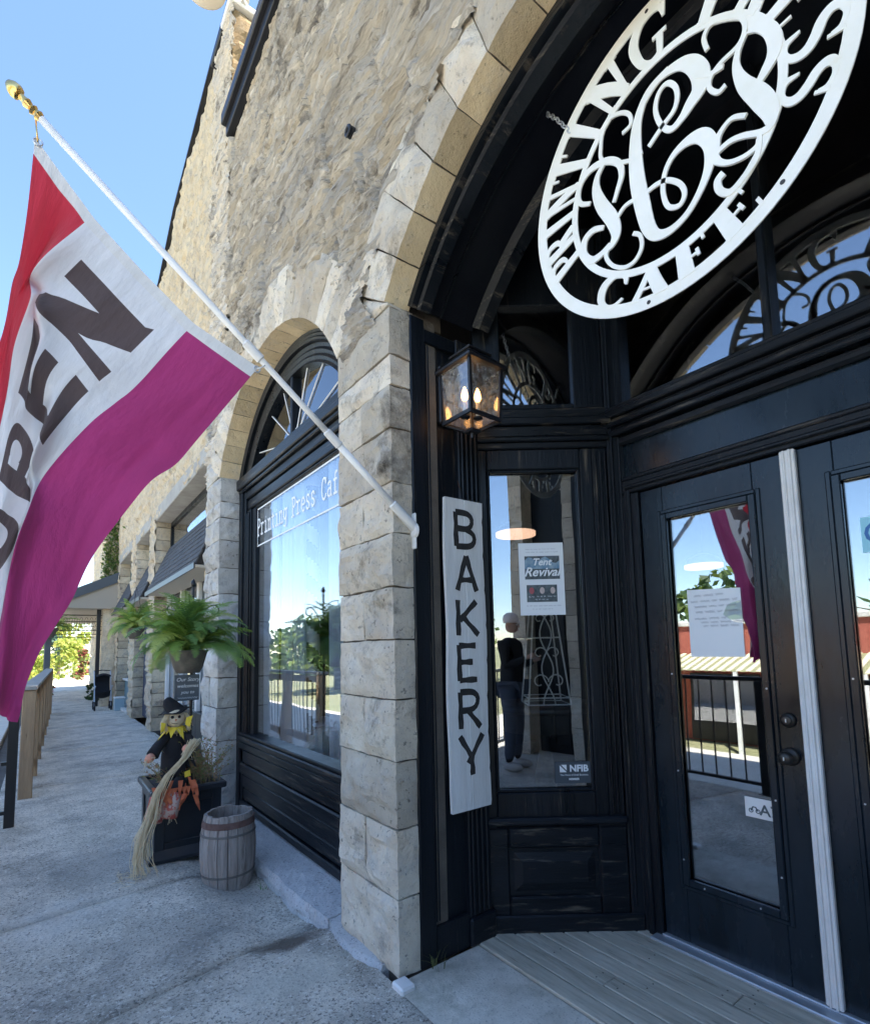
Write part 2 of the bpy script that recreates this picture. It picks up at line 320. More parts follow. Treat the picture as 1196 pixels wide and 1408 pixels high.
MONO= {"c_top": [[-0.075, 0.02], [-0.089, 0.128], [-0.066, 0.182], [-0.001, 0.231], [0.066, 0.223], [0.11, 0.188], [0.137, 0.129], [0.134, 0.081], [0.101, 0.053], [0.072, 0.03], [0.034, 0.022], [0.003, 0.065], [-0.013, 0.133], [0.001, 0.183], [0.031, 0.193], [0.057, 0.157], [0.062, 0.113], [0.047, 0.078], [0.007, 0.058], [-0.045, 0.026]], "c_spine": [[0.039, 0.239], [-0.032, 0.224], [-0.077, 0.159], [-0.093, 0.067], [-0.094, -0.049], [-0.081, -0.163], [-0.064, -0.257], [-0.037, -0.305], [0.011, -0.32], [0.067, -0.302], [0.115, -0.252], [0.145, -0.192], [0.151, -0.131], [0.127, -0.082], [0.084, -0.064], [0.037, -0.073], [0.006, -0.108], [-0.006, -0.169], [0.007, -0.233], [0.043, -0.257], [0.063, -0.233], [0.052, -0.189], [0.013, -0.144], [-0.025, -0.129], [-0.058, -0.129]], "l_top": [[-0.139, 0.158], [-0.105, 0.164], [-0.108, 0.204], [-0.14, 0.24], [-0.185, 0.257], [-0.217, 0.228], [-0.228, 0.181], [-0.226, 0.126], [-0.162, 0.062], [-0.098, 0.023]], "l_spine": [[-0.286, -0.005], [-0.329, 0.027], [-0.337, 0.074], [-0.318, 0.111], [-0.272, 0.127], [-0.206, 0.105], [-0.16, 0.058], [-0.151, 0.007], [-0.168, -0.033], [-0.188, -0.073]], "l_spine2": [[-0.218, 0.106], [-0.25, 0.075], [-0.257, 0.024], [-0.239, -0.045], [-0.2, -0.13], [-0.186, -0.193], [-0.203, -0.225], [-0.227, -0.236], [-0.229, -0.267], [-0.203, -0.311], [-0.16, -0.343], [-0.12, -0.343], [-0.093, -0.311], [-0.096, -0.266], [-0.121, -0.241]], "l_low": [[-0.235, -0.139], [-0.281, -0.119], [-0.319, -0.135], [-0.326, -0.187], [-0.293, -0.231], [-0.251, -0.234], [-0.212, -0.219]], "l_bar": [[-0.181, -0.143], [-0.146, -0.12], [-0.099, -0.124]], "r_top": [[0.164, 0.18], [0.157, 0.228], [0.176, 0.252], [0.209, 0.24], [0.254, 0.2], [0.271, 0.163], [0.269, 0.129], [0.248, 0.105], [0.199, 0.099], [0.168, 0.081], [0.162, 0.049], [0.185, 0.013], [0.208, 0.017]], "r_bar": [[0.128, 0.125], [0.165, 0.094], [0.206, 0.082]], "r_loop": [[0.28, 0.125], [0.309, 0.107], [0.333, 0.07], [0.343, 0.024], [0.336, -0.012], [0.312, -0.042], [0.292, -0.062]], "r_spine": [[0.272, 0.125], [0.248, 0.086], [0.241, 0.038], [0.257, -0.028], [0.293, -0.103], [0.316, -0.168], [0.314, -0.21], [0.289, -0.213], [0.242, -0.184], [0.204, -0.171], [0.163, -0.178]], "r_mid": [[0.255, -0.13], [0.217, -0.105], [0.183, -0.121], [0.165, -0.152], [0.162, -0.191], [0.192, -0.23], [0.237, -0.249], [0.275, -0.246], [0.286, -0.22]], "r_low": [[0.284, -0.227], [0.273, -0.279], [0.237, -0.311], [0.197, -0.329], [0.169, -0.303], [0.165, -0.268], [0.183, -0.255]]}
FLAG= [[[-0.083, 1.98, 3.066], [-0.057, 1.98, 3.037], [-0.031, 1.98, 3.008], [-0.004, 1.98, 2.978], [0.024, 1.98, 2.948], [0.052, 1.98, 2.918], [0.08, 1.98, 2.887], [0.109, 1.98, 2.862], [0.139, 1.98, 2.837], [0.169, 1.98, 2.812], [0.2, 1.98, 2.786], [0.232, 1.98, 2.759], [0.264, 1.98, 2.734], [0.297, 1.98, 2.708], [0.33, 1.98, 2.681], [0.364, 1.98, 2.654], [0.399, 1.98, 2.627], [0.437, 1.98, 2.609], [0.475, 1.98, 2.591], [0.515, 1.98, 2.573], [0.555, 1.98, 2.555], [0.596, 1.98, 2.536], [0.639, 1.98, 2.517]], [[-0.099, 1.957, 2.649], [-0.093, 1.971, 2.644], [-0.087, 1.989, 2.641], [-0.081, 2.027, 2.653], [-0.068, 2.046, 2.679], [-0.061, 1.991, 2.648], [-0.065, 1.967, 2.617], [-0.038, 1.977, 2.597], [-0.011, 1.981, 2.573], [0.018, 1.978, 2.544], [0.047, 1.975, 2.515], [0.076, 1.972, 2.485], [0.105, 1.971, 2.456], [0.135, 1.971, 2.428], [0.166, 1.972, 2.399], [0.197, 1.974, 2.37], [0.23, 1.977, 2.341], [0.262, 1.98, 2.319], [0.295, 1.984, 2.296], [0.329, 1.987, 2.272], [0.364, 1.989, 2.248], [0.399, 1.989, 2.222], [0.434, 1.989, 2.196]], [[-0.115, 1.935, 2.517], [-0.113, 1.94, 2.508], [-0.11, 1.945, 2.499], [-0.108, 1.964, 2.498], [-0.106, 1.981, 2.496], [-0.094, 2.01, 2.521], [-0.076, 2.068, 2.574], [-0.055, 2.046, 2.575], [-0.06, 1.966, 2.505], [-0.047, 1.952, 2.464], [-0.01, 1.966, 2.443], [0.027, 1.969, 2.413], [0.053, 1.967, 2.379], [0.079, 1.967, 2.345], [0.105, 1.968, 2.311], [0.132, 1.971, 2.278], [0.16, 1.976, 2.244], [0.191, 1.981, 2.218], [0.223, 1.985, 2.191], [0.256, 1.99, 2.164], [0.289, 1.992, 2.135], [0.323, 1.993, 2.106], [0.357, 1.993, 2.075]], [[-0.129, 1.93, 2.363], [-0.125, 1.935, 2.36], [-0.122, 1.94, 2.357], [-0.118, 1.943, 2.352], [-0.115, 1.951, 2.35], [-0.111, 1.968, 2.352], [-0.107, 1.985, 2.356], [-0.085, 2.024, 2.386], [-0.06, 2.08, 2.414], [-0.043, 2.013, 2.367], [-0.059, 1.942, 2.295], [-0.038, 1.946, 2.271], [-0.01, 1.962, 2.253], [0.014, 1.965, 2.227], [0.037, 1.967, 2.199], [0.061, 1.97, 2.172], [0.086, 1.975, 2.144], [0.115, 1.981, 2.119], [0.145, 1.986, 2.093], [0.175, 1.991, 2.065], [0.206, 1.994, 2.037], [0.237, 1.995, 2.008], [0.268, 1.994, 1.977]], [[-0.169, 1.93, 2.161], [-0.161, 1.935, 2.161], [-0.152, 1.94, 2.161], [-0.143, 1.943, 2.16], [-0.134, 1.945, 2.159], [-0.125, 1.944, 2.157], [-0.116, 1.942, 2.154], [-0.105, 1.938, 2.136], [-0.094, 1.949, 2.124], [-0.083, 1.962, 2.112], [-0.072, 1.987, 2.104], [-0.054, 2.049, 2.108], [-0.032, 2.038, 2.087], [-0.043, 1.951, 2.03], [-0.044, 1.937, 2.0], [-0.032, 1.962, 1.983], [-0.019, 1.975, 1.962], [0.002, 1.981, 1.933], [0.025, 1.986, 1.902], [0.048, 1.991, 1.871], [0.074, 1.994, 1.831], [0.102, 1.995, 1.786], [0.13, 1.994, 1.741]], [[-0.198, 1.93, 1.939], [-0.189, 1.935, 1.935], [-0.18, 1.94, 1.932], [-0.171, 1.943, 1.927], [-0.162, 1.945, 1.922], [-0.153, 1.944, 1.917], [-0.143, 1.942, 1.911], [-0.133, 1.938, 1.901], [-0.123, 1.932, 1.89], [-0.113, 1.927, 1.88], [-0.103, 1.93, 1.871], [-0.094, 1.943, 1.865], [-0.085, 1.961, 1.86], [-0.07, 2.006, 1.866], [-0.054, 2.065, 1.874], [-0.047, 1.999, 1.85], [-0.054, 1.944, 1.825], [-0.041, 1.961, 1.795], [-0.026, 1.983, 1.762], [-0.011, 1.991, 1.726], [0.009, 1.994, 1.671], [0.031, 1.995, 1.606], [0.052, 1.994, 1.54]], [[-0.218, 1.93, 1.729], [-0.211, 1.935, 1.729], [-0.204, 1.94, 1.729], [-0.197, 1.943, 1.729], [-0.19, 1.945, 1.728], [-0.182, 1.944, 1.727], [-0.174, 1.942, 1.726], [-0.165, 1.938, 1.72], [-0.156, 1.932, 1.715], [-0.148, 1.927, 1.709], [-0.139, 1.923, 1.703], [-0.131, 1.937, 1.7], [-0.123, 1.952, 1.697], [-0.111, 1.985, 1.694], [-0.099, 2.054, 1.696], [-0.083, 2.034, 1.684], [-0.088, 1.956, 1.656], [-0.082, 1.953, 1.622], [-0.066, 1.979, 1.578], [-0.049, 1.99, 1.532], [-0.035, 1.994, 1.486], [-0.023, 1.995, 1.44], [-0.011, 1.994, 1.395]], [[-0.247, 1.93, 1.45], [-0.24, 1.935, 1.436], [-0.233, 1.94, 1.421], [-0.226, 1.943, 1.407], [-0.218, 1.945, 1.392], [-0.21, 1.944, 1.377], [-0.202, 1.942, 1.362], [-0.194, 1.938, 1.352], [-0.185, 1.932, 1.342], [-0.177, 1.927, 1.332], [-0.169, 1.922, 1.322], [-0.161, 1.918, 1.312], [-0.154, 1.926, 1.301], [-0.147, 1.943, 1.291], [-0.141, 1.968, 1.281], [-0.136, 2.026, 1.268], [-0.131, 2.07, 1.255], [-0.115, 1.992, 1.251], [-0.101, 1.953, 1.244], [-0.091, 1.976, 1.232], [-0.08, 1.992, 1.222], [-0.067, 1.995, 1.213], [-0.054, 1.994, 1.205]]]
# ---------------------------------------------------------------- stone pieces
def block(mb,P,n,front=.012,side=.002,seed=0,mats={},front_dir=(-1,0,0),other={}):
    """unit-cube mapped block; w=0 is the rough front. other: {face:(dir,amp)}"""
    for ax,nm in((0,'u'),(1,'v'),(2,'w')):
        for val in(0,1):
            if nm+str(val)=='w1': pass
            a,b=[i for i in range(3) if i!=ax]
            na,nb=n[a],n[b]
            A,B=np.meshgrid(np.linspace(0,1,na+1),np.linspace(0,1,nb+1),indexing='ij')
            uvw=[None]*3; uvw[ax]=np.full(A.shape,float(val)); uvw[a]=A; uvw[b]=B
            Q=np.stack(P(*uvw),-1)
            j=np.stack([fbm(Q*14+11*k+seed*7.3,seed,3) for k in range(3)],-1)*side*2
            Q2=Q+j
            key=nm+str(val)
            d,amp=((front_dir,front) if key=='w0' else other.get(key,(None,0)))
            if amp:
                fa=np.minimum(1,np.minimum(A,1-A)*na/1.6); fb=np.minimum(1,np.minimum(B,1-B)*nb/1.6)
                fo=fa*fb
                h=(.35+fbm(Q*np.array([6,6,9])+seed*3.1,seed+9,4)*2.2+np.abs(fbm(Q*17+seed,seed+3,3))*1.2)
                Q2=Q2+np.array(d)*(fo*amp*h)[...,None]
            rows=[[tuple(p) for p in r] for r in Q2]
            mb.grid(rows,m=mats.get(key,0))
def boxmap(x0,x1,y0,y1,z0,z1): return lambda u,v,w:(x0+(x1-x0)*w,y0+(y1-y0)*v,z0+(z1-z0)*u)
def seg(l,s): return max(1,int(round(l/s)))
FX=1.26           # facade plane
ZJ=[0,.32,.61,.90,1.17,1.44,1.68,1.93,2.17,2.43,2.64,2.79,3.03]
bld=root('stone_building',(1.4,2.3,0),'weathered stone cafe building with black wooden storefront and double doors behind the flag','building')
# piers
def pier(y0,y1,yj,flip,xb=1.40,s=.028,far=False,mt=None):
    g=.008
    core=MB().box(FX+.016,xb+.14,y0+.014,y1-.014,-.05,3.05); core.build('mortar_core',M_MORT,bld)
    for i in range(12):
        z0,z1=ZJ[i],ZJ[i+1]
        spans=[(y0,y1)] if (i%2==0) else ([(y0,yj),(yj,y1)])
        if i==11: spans=[(y0,y1)]
        for k,(a,b) in enumerate(spans):
            mb=MB(); sd=i*3+k+int(y0*17)
            aa=a+(g/2 if a!=y0 else 0); bb=b-(g/2 if b!=y1 else 0)
            off=random.uniform(-.004,.006)
            block(mb,boxmap(FX-off,xb if (a==y0 or b==y1) else xb-.03,aa,bb,z0+g/2,z1-g/2),(seg(z1-z0,s),seg(b-a,s),seg(xb-FX,s)),front=.040 if not far else .055,side=.009 if not far else .012,seed=sd,other={'v0':((0,-1,0),.006 if not far else .02),'v1':((0,1,0),.008)})
            mb.build('quoin_stone',mt or M_STONE,bld)
pier(1.995,2.53,2.27,False)
pier(4.95,5.45,5.22,False,xb=1.46,s=.04,far=True,mt=M_GREY)
pier(-.97,-.44,-.70,False,s=.06)
# voussoirs
def arch_ring(yc,zc,r0,r1,a0,a1,n,ylo,yhi,x1,name='voussoir',s=.035,wob=.05):
    for i in range(n):
        t0=a0+(a1-a0)*i/n; t1=a0+(a1-a0)*(i+1)/n; g=.0026/r0
        ro=r1+random.uniform(-wob,wob)
        def P(u,v,w,t0=t0+g,t1=t1-g,ro=ro):
            t=t0+(t1-t0)*v; st=np.sin(t)
            lim=np.where(st>1e-6,(yhi-yc)/np.maximum(st,1e-6),np.where(st<-1e-6,(ylo-yc)/np.minimum(st,-1e-6),99))
            rr=np.minimum(ro,np.maximum(lim,r0+.01)); r=r0+(rr-r0)*u
            return (FX-.012+(x1-FX)*w+0*r, yc+r*st, zc+r*np.cos(t))
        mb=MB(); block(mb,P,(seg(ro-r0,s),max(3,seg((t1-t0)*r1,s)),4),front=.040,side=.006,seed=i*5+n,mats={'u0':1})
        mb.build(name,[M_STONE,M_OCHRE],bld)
am=math.asin(1.23/1.5); aw=math.asin(1.21/1.385)
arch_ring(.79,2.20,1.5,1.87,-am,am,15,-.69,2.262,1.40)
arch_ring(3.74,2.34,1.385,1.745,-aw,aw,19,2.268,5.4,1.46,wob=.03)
# mortar behind the rings
def ringback(yc,zc,r0,r1,a,x0,x1):
    mb=MB(); K=40
    for lo,hi in((r0,r1),):
        rows=[]
        for i in range(K+1):
            t=-a+2*a*i/K; s_,c_=math.sin(t),math.cos(t)
            rows.append([(x0,yc+lo*s_,zc+lo*c_),(x0,yc+hi*s_,zc+hi*c_),(x1,yc+hi*s_,zc+hi*c_),(x1,yc+lo*s_,zc+lo*c_)])
        mb.grid(rows,close=True)
    return mb
ringback(.79,2.20,1.515,1.80,am,FX+.02,1.39).build('mortar_core',M_MORT,bld)
ringback(3.74,2.34,1.40,1.70,aw,FX+.02,1.45).build('mortar_core',M_MORT,bld)
def skewback(y0,y1,f,m,xb=1.40):
    mb=MB(); block(mb,lambda u,v,w:(FX-.004+(xb-FX)*w,y0+(y1-y0)*v,3.034+(f(y0+(y1-y0)*v)-3.034)*u),(6,16,4),front=.03,side=.005,seed=int(y0*9)+50); mb.build('skewback_stone',m,bld)
skewback(1.998,2.53,lambda y:np.maximum(3.045,np.minimum(3.055+(y-2.02)*.66,3.02+(2.53-y)*.55+.01)),M_STONE)
skewback(4.95,5.45,lambda y:3.045+(y-4.95)*.55,M_GREY,1.45)
skewback(-.97,-.44,lambda y:3.045+(-.44-y)*.66,M_STONE)
# main wall with real relief: long rough courses
def relief_wall(name,y0,y1,z0,z1,s,x,keep,amp,parent,m,seed=1,ztop=None,course=.27):
    ny=seg(y1-y0,s*1.4); nz=seg(z1-z0,s)
    Y,Z=np.meshgrid(np.linspace(y0,y1,ny+1),np.linspace(z0,z1,nz+1),indexing='ij')
    Z0=Z
    if ztop is not None:
        T=np.interp(Y,[p[0] for p in ztop],[p[1] for p in ztop]); Z=z0+(Z-z0)*(T-z0)/(z1-z0)
    wz=Z+.05*fbm(np.stack([Y*.8,Z*.3,0*Y],-1),seed,2)
    ci=np.floor(wz/course); fz=wz/course-ci
    L=.42+.55*_h(ci.astype(np.int64),ci.astype(np.int64)*7+seed,ci.astype(np.int64)*0,5)
    yy=Y+ci*.37; bi=np.floor(yy/L); fy=yy/L-bi
    off=_h(bi.astype(np.int64),ci.astype(np.int64),bi.astype(np.int64)*3,seed)-.5
    edge=np.minimum(np.minimum(fz,1-fz)*course,np.minimum(fy,1-fy)*L)
    body=np.clip(edge/.022,0,1)
    rid=1-2*np.abs(fbm(np.stack([Y*2.6+3*fbm(np.stack([Y*3,Z*3,0*Y],-1),4,2),Z*15+Y*1.3,0*Y],-1),seed+3,4))*2.2
    q1=Z*12.5+2.6*fbm(np.stack([Y*1.1,Z*2.4,0*Y],-1),seed+40,3)+1.5*fbm(np.stack([Y*5,Z*7,0*Y],-1),seed+41,3)+bi*.37
    q2=Z*25+4.2*fbm(np.stack([Y*2.6,Z*4,0*Y+2],-1),seed+42,3)+bi*.61
    saw=1.15*(q1-np.floor(q1))*np.clip(.75+2.2*fbm(np.stack([Y*2,Z*5,0*Y+5],-1),seed+43,2),0,1.3)+.55*(q2-np.floor(q2))
    h=amp*(.9*saw-.8+1.15*body+1.1*off+1.2*rid+1.5*fbm(np.stack([Y*1.3,Z*3.2,0*Y],-1),seed+20,3)+.6*fbm(np.stack([Y*15,Z*34,0*Y],-1),seed+30,3))
    X=x-h+amp*1.25
    V=np.stack([X,Y,Z],-1).reshape(-1,3)
    I=np.arange(ny*(nz+1)).reshape(ny,nz+1)[:,:nz]; I=I[:, :]
    a=I.reshape(-1); cy=(Y[:-1,:-1]+Y[1:,1:])/2; cz=(Z[:-1,:-1]+Z[1:,1:])/2
    k=keep(cy,cz).reshape(-1); a=a[k]
    mb=MB(); mb.v=V.tolist(); mb.f=[(int(q),int(q)+nz+1,int(q)+nz+2,int(q)+1) for q in a]; mb.m=[0]*len(mb.f)
    return mb.build(name,m,parent,fix=False)
def keep1(cy,cz):
    k=np.ones(cy.shape,bool)
    for yc,zc,r,h in((.79,2.20,1.72,1.23),(3.74,2.34,1.63,1.21)):
        k&=~(((cy-yc)**2+(cz-zc)**2<r*r)&(cz>2.9)&(np.abs(cy-yc)<h+.62*(cz-2.9)+.02))
        k&=~((np.abs(cy-yc)<h)&(cz<3.3))
    return k
relief_wall('rough_wall',-3.6,4.77,2.96,6.34,.0115,FX,keep1,.031,bld,M_WALL,seed=1)
relief_wall('rough_wall',4.735,5.45,2.96,7.75,.018,FX,keep1,.030,bld,M_WALL,seed=2,ztop=[(4.735,7.75),(5.45,7.70)])
relief_wall('rough_wall',-3.6,-.97,0,2.96,.05,FX,lambda a,b:a<99,.016,bld,M_WALL,seed=3)
# bulk of the wall behind the relief, with openings
mb=MB()
mb.box(1.35,1.62,-3.6,5.44,4.05,6.33); mb.box(1.35,1.62,4.80,5.44,6.33,7.66); mb.box(1.35,1.62,-3.6,-.99,0,4.05); mb.box(1.42,1.62,5.0,5.44,0,4.05)
mb.box(1.42,1.62,2.06,2.50,3.05,4.05)
mb.build('wall_core',M_MORT,bld)
# sunlit return face of the taller part, with coping
mb=MB()
def PR(u,v,w): return (FX+.0+ (1.55)*v, 4.775+.25*w+0*u, 6.3+1.42*u)
block(mb,PR,(26,26,2),front=.06,side=.012,seed=44,front_dir=(0,-1,0)); mb.build('return_wall',stone_mat('ochre_return',(.36,.26,.14),(.26,.18,.10),(.10,.08,.05),stain=.3,lich=(.30,.24,.16)),bld)
MB().box(FX-.05,2.9,4.72,5.05,7.74,7.80,.01).build('coping',M_WHITE,bld)
MB().box(FX-.045,1.62,5.05,5.47,7.73,7.79,.01).build('coping',M_MET,bld)
mb=MB().box(FX-.11,FX+.12,-3.6,4.72,6.33,6.44,.008).box(FX-.07,FX+.0,-3.6,4.70,6.22,6.33,.005); mb.build('black_roof_edge',M_MET,bld)
MB().box(FX-.16,FX-.112,3.28,3.52,6.30,6.52,.01).build('edge_bracket',M_MET,bld)
# eye bolt
e=root('eye_bolt',(1.24,2.307,4.19),'small black iron eye bolt fixed in the stone wall above the arches','eye bolt')
mb=MB(); mb.tube([(1.213+.0*math.cos(t),2.307+.024*math.cos(t),4.19+.024*math.sin(t)) for t in np.linspace(0,2*math.pi,15)],.009,6); mb.build('ring',M_MET,e,True)
MB().lathe([(0,-.012),(.03,-.012),(.03,.01),(.0,.012)],(1.235,2.307,4.19),12,'x').build('base_plate',M_MET,e)

# ---------------------------------------------------------------- storefront woodwork
def wood(name,boxes,m,parent,c=.005,T=None):
    mb=MB(); mb.T=T
    for b in boxes: mb.box(*b[:6],c if len(b)<7 else b[6])
    return mb.build(name,m,parent)
MIR=lambda x,y,z:(x,1.58-y,z)
IDN=lambda x,y,z:(x,y,z)
def SPL(u,w,z):   # splay plane of the sidelight: u along, w out of the recess (towards the street)
    return (1.80+.8*u-.6*w,2.02-.6*u-.8*w,z)
def SPLM(u,w,z): a=SPL(u,w,z); return (a[0],1.58-a[1],a[2])
for T,S in((IDN,SPL),(MIR,SPLM)):
    # post panel (faces across the entry), y=2.0
    wood('corner_post',[(1.372,1.46,1.985,2.06,0,3.03)],M_BV,bld,.006,T)
    wood('post_panel',[(1.46,1.66,2.02,2.06,0,2.98,.001)],M_BV,bld,.002,T)
    wood('post_moulding',[(1.462,1.482,2.0,2.021,.16,2.92,.006),(1.488,1.500,2.006,2.021,.16,2.92,.004),(1.462,1.66,1.995,2.021,2.92,2.99),(1.462,1.66,1.992,2.021,0,.15)],M_BV,bld,.004,T)
    wood('pilaster',[(1.66,1.80,1.988,2.05,0,3.0)],M_BV,bld,.006,T)
    wood('pilaster_fluting',[(1.675+i*.03,1.690+i*.03,1.978,1.989,.14,2.95,.006) for i in range(4)],M_BV,bld,.004,T)
    wood('pilaster_base',[(1.652,1.812,1.972,2.05,0,.13)],M_BH,bld,.01,T)
    # sidelight: parts in the splay plane
    sd=MB(); sd.T=S
    for b in((-.01,.06,-.06,.0,0,2.44),(.555,.62,-.06,.0,0,2.44),(.06,.555,-.06,.0,2.33,2.44),(.06,.555,-.06,.0,.53,.665)): sd.box(*b,.006)
    sdo=sd.build('sidelight_frame',M_BV,bld)
    g=MB();g.T=S; g.box(.05,.565,-.038,-.032,.655,2.34); g.build('glass_pane',M_GLASS,sdo,fix=True)
    g=MB();g.T=S
    for b in((.06,.075,-.03,-.008,.665,2.33),(.54,.555,-.03,-.008,.665,2.33),(.075,.54,-.03,-.008,2.315,2.33),(.075,.54,-.03,-.008,.665,.68)): g.box(*b,.005)
    g.build('glazing_bead',M_BV,sdo)
    g=MB();g.T=S; g.box(.0,.70,-.06,.035,.515,.55,.01); g.build('sill',M_BH,sdo)
    g=MB();g.T=S
    g.box(-.005,.62,-.06,-.012,.02,.515,.004)
    for b in((-.005,.11,-.012,.006,.02,.50),(.56,.70,-.012,.006,.02,.50),(.11,.56,-.012,.006,.40,.50),(.11,.56,-.012,.006,.02,.17)): g.box(*b,.008)
    g.box(.0,.76,.006,.022,0,.09,.008)
    g.build('kick_panel',M_BH,sdo)
    g=MB();g.T=S
    v=[(.135,-.011,.195),(.535,-.011,.195),(.535,-.011,.375),(.135,-.011,.375),(.175,.004,.235),(.495,.004,.235),(.495,.004,.335),(.175,.004,.335)]
    g.add(v,[(0,1,5,4),(1,2,6,5),(2,3,7,6),(3,0,4,7),(4,5,6,7)]); g.build('raised_panel',M_BH,sdo)
    # corner post between sidelight and door frame
    wood('corner_mullion',[(.62,.70,-.06,.0,0,2.44),(.70,.79,-.06,.012,0,3.95)],M_BV,bld,.006,S)
    wood('mullion_fluting',[(.632,.642,0,.01,.56,2.42,.004),(.655,.667,0,.014,.56,2.42,.005),(.682,.692,0,.01,.56,2.42,.004),(.715,.727,.012,.022,.12,3.9,.005),(.755,.765,.012,.020,.12,3.9,.004)],M_BV,bld,.004,S)
    # entablature above the sidelight
    en=MB();en.T=S
    for b in((-.02,.705,-.06,.012,2.44,2.475),(-.03,.71,-.06,.03,2.475,2.50),(-.03,.705,-.06,.022,2.50,2.56),(-.03,.72,-.06,.045,2.56,2.60),(-.02,.705,-.06,.015,2.60,2.66)): en.box(*b,.006)
    en.build('entablature',M_BH,bld)
    g=MB();g.T=S
    for b in((0.0,.15,-.06,.0,2.66,3.7),(.54,.70,-.06,.0,2.66,3.7),(.15,.54,-.06,.0,2.66,2.69),(.15,.54,-.06,0,3.25,3.7)): g.box(*b,.006)
    up=g.build('upper_light_frame',M_BV,bld)
    g=MB();g.T=S; g.box(.14,.55,-.038,-.032,2.68,3.26); g.build('glass_pane',M_GLASS,up)
# door wall: plane x=2.43
wood('door_frame',[(2.40,2.50,1.462,1.60,0,2.17),(2.40,2.50,-.02,.118,0,2.17),(2.40,2.50,-.02,1.60,2.175,2.245),(2.385,2.40,1.50,1.53,0,2.19),(2.385,2.40,.05,.08,0,2.19),(2.385,2.40,.05,1.53,2.195,2.215)],M_BV,bld,.006)
wood('header_panel',[(2.425,2.50,-.02,1.60,2.245,2.46)],M_BD,bld,.002)
wood('header_moulding',[(2.405,2.425,-.02,1.60,2.245,2.268),(2.395,2.425,-.02,1.60,2.44,2.49,.012)],M_BH,bld,.006)
wood('transom_beam',[(2.36,2.50,-.03,1.61,2.49,2.52),(2.372,2.50,-.03,1.61,2.52,2.535),(2.345,2.50,-.03,1.61,2.535,2.565),(2.358,2.50,-.03,1.61,2.565,2.58),(2.33,2.50,-.03,1.61,2.58,2.62),(2.35,2.50,-.03,1.61,2.62,2.645)],M_BH,bld,.006)
tr=wood('transom_frame',[(2.40,2.50,1.52,1.60,2.645,3.95),(2.40,2.50,-.02,.06,2.645,3.95),(2.41,2.50,.06,1.52,2.645,2.665),(2.39,2.50,.80,.835,2.645,3.95)],M_BV,bld,.006)
for a,b in((.05,.81),(.825,1.53)): MB().box(2.444,2.450,a,b,2.65,3.95).build('glass_pane',M_GLASS,tr)
# doors
def door(y0,y1,left):
    g0,g1=(y0+.14,y1-.135)
    if not left: g0,g1=(y0+.135,y1-.14)
    d=MB()
    for b in((2.42,2.465,y0,g0-.02,.03,2.168),(2.42,2.465,g1+.02,y1,.03,2.168),(2.42,2.465,g0-.02,g1+.02,2.02,2.168),(2.42,2.465,g0-.02,g1+.02,.03,.295)): d.box(*b,.003)
    o=d.build('door',M_BD,bld)
    MB().box(2.436,2.442,g0-.022,g1+.022,.293,2.022).build('glass_pane',M_GLASSD,o)
    f=MB()
    for dx,w0,w1 in((.012,-.03,.0),(.006,-.05,-.03)):
        x0=2.42-dx
        f.box(x0,2.43,g0+w0,g0+w1,.315+w0,1.998-w0,.004); f.box(x0,2.43,g1-w1,g1-w0,.315+w0,1.998-w0,.004)
        f.box(x0,2.43,g0+w1,g1-w1,.315+w0,.315+w1,.004); f.box(x0,2.43,g0+w1,g1-w1,1.998-w1,1.998-w0,.004)
    f.build('glazing_frame',M_BD,o)
    for yy,zz in((g0-.018,.45),(g0-.018,.75),(g0-.018,1.2),(g1+.018,.40),(g1+.018,.80),(g1+.018,1.25),(g0+.07,.30),(g1-.07,.30)):
        MB().lathe([(.0,-.003),(.0035,-.003),(.004,.0)],(2.408,yy,zz),8,'x').build('screw',M_ALU,o)
    return o
dl=door(.815,1.459,True); dr=door(.121,.765,False)
mb=MB().box(2.395,2.421,.762,.818,.035,2.17,.004).box(2.389,2.395,.775,.785,.035,2.17,.002).box(2.389,2.395,.797,.805,.035,2.17,.002)
mb.build('white_door_strip',M_WHITE,dr)
for yy,zz,r in((.874,.933,.034),(.871,1.077,.028)):
    kn=MB().lathe([(0,.0),(r,.0),(r*1.05,-.006),(r*.85,-.014),(r*.5,-.016),(r*.4,-.03 if r>.03 else -.018),(r*.7,-.045 if r>.03 else -.022),(r*.75,-.06 if r>.03 else -.024),(r*.45,-.068 if r>.03 else -.026),(0,-.069 if r>.03 else -.026)],(2.42,yy,zz),24,'x')
    kn.build('door_knob' if r>.03 else 'deadbolt',mat('dark_bronze',(.05,.045,.04),rough=.35,metal=.6),dl,True)
    MB().box(2.348 if r>.03 else 2.390,2.42,yy-.002,yy+.002,zz-.007,zz+.007).build('keyway',M_ALU,dl)
MB().box(2.345,2.50,-.02,1.50,.0,.022,.004).box(2.40,2.50,-.02,1.50,.022,.030,.003).build('door_sill',M_ALU,bld)
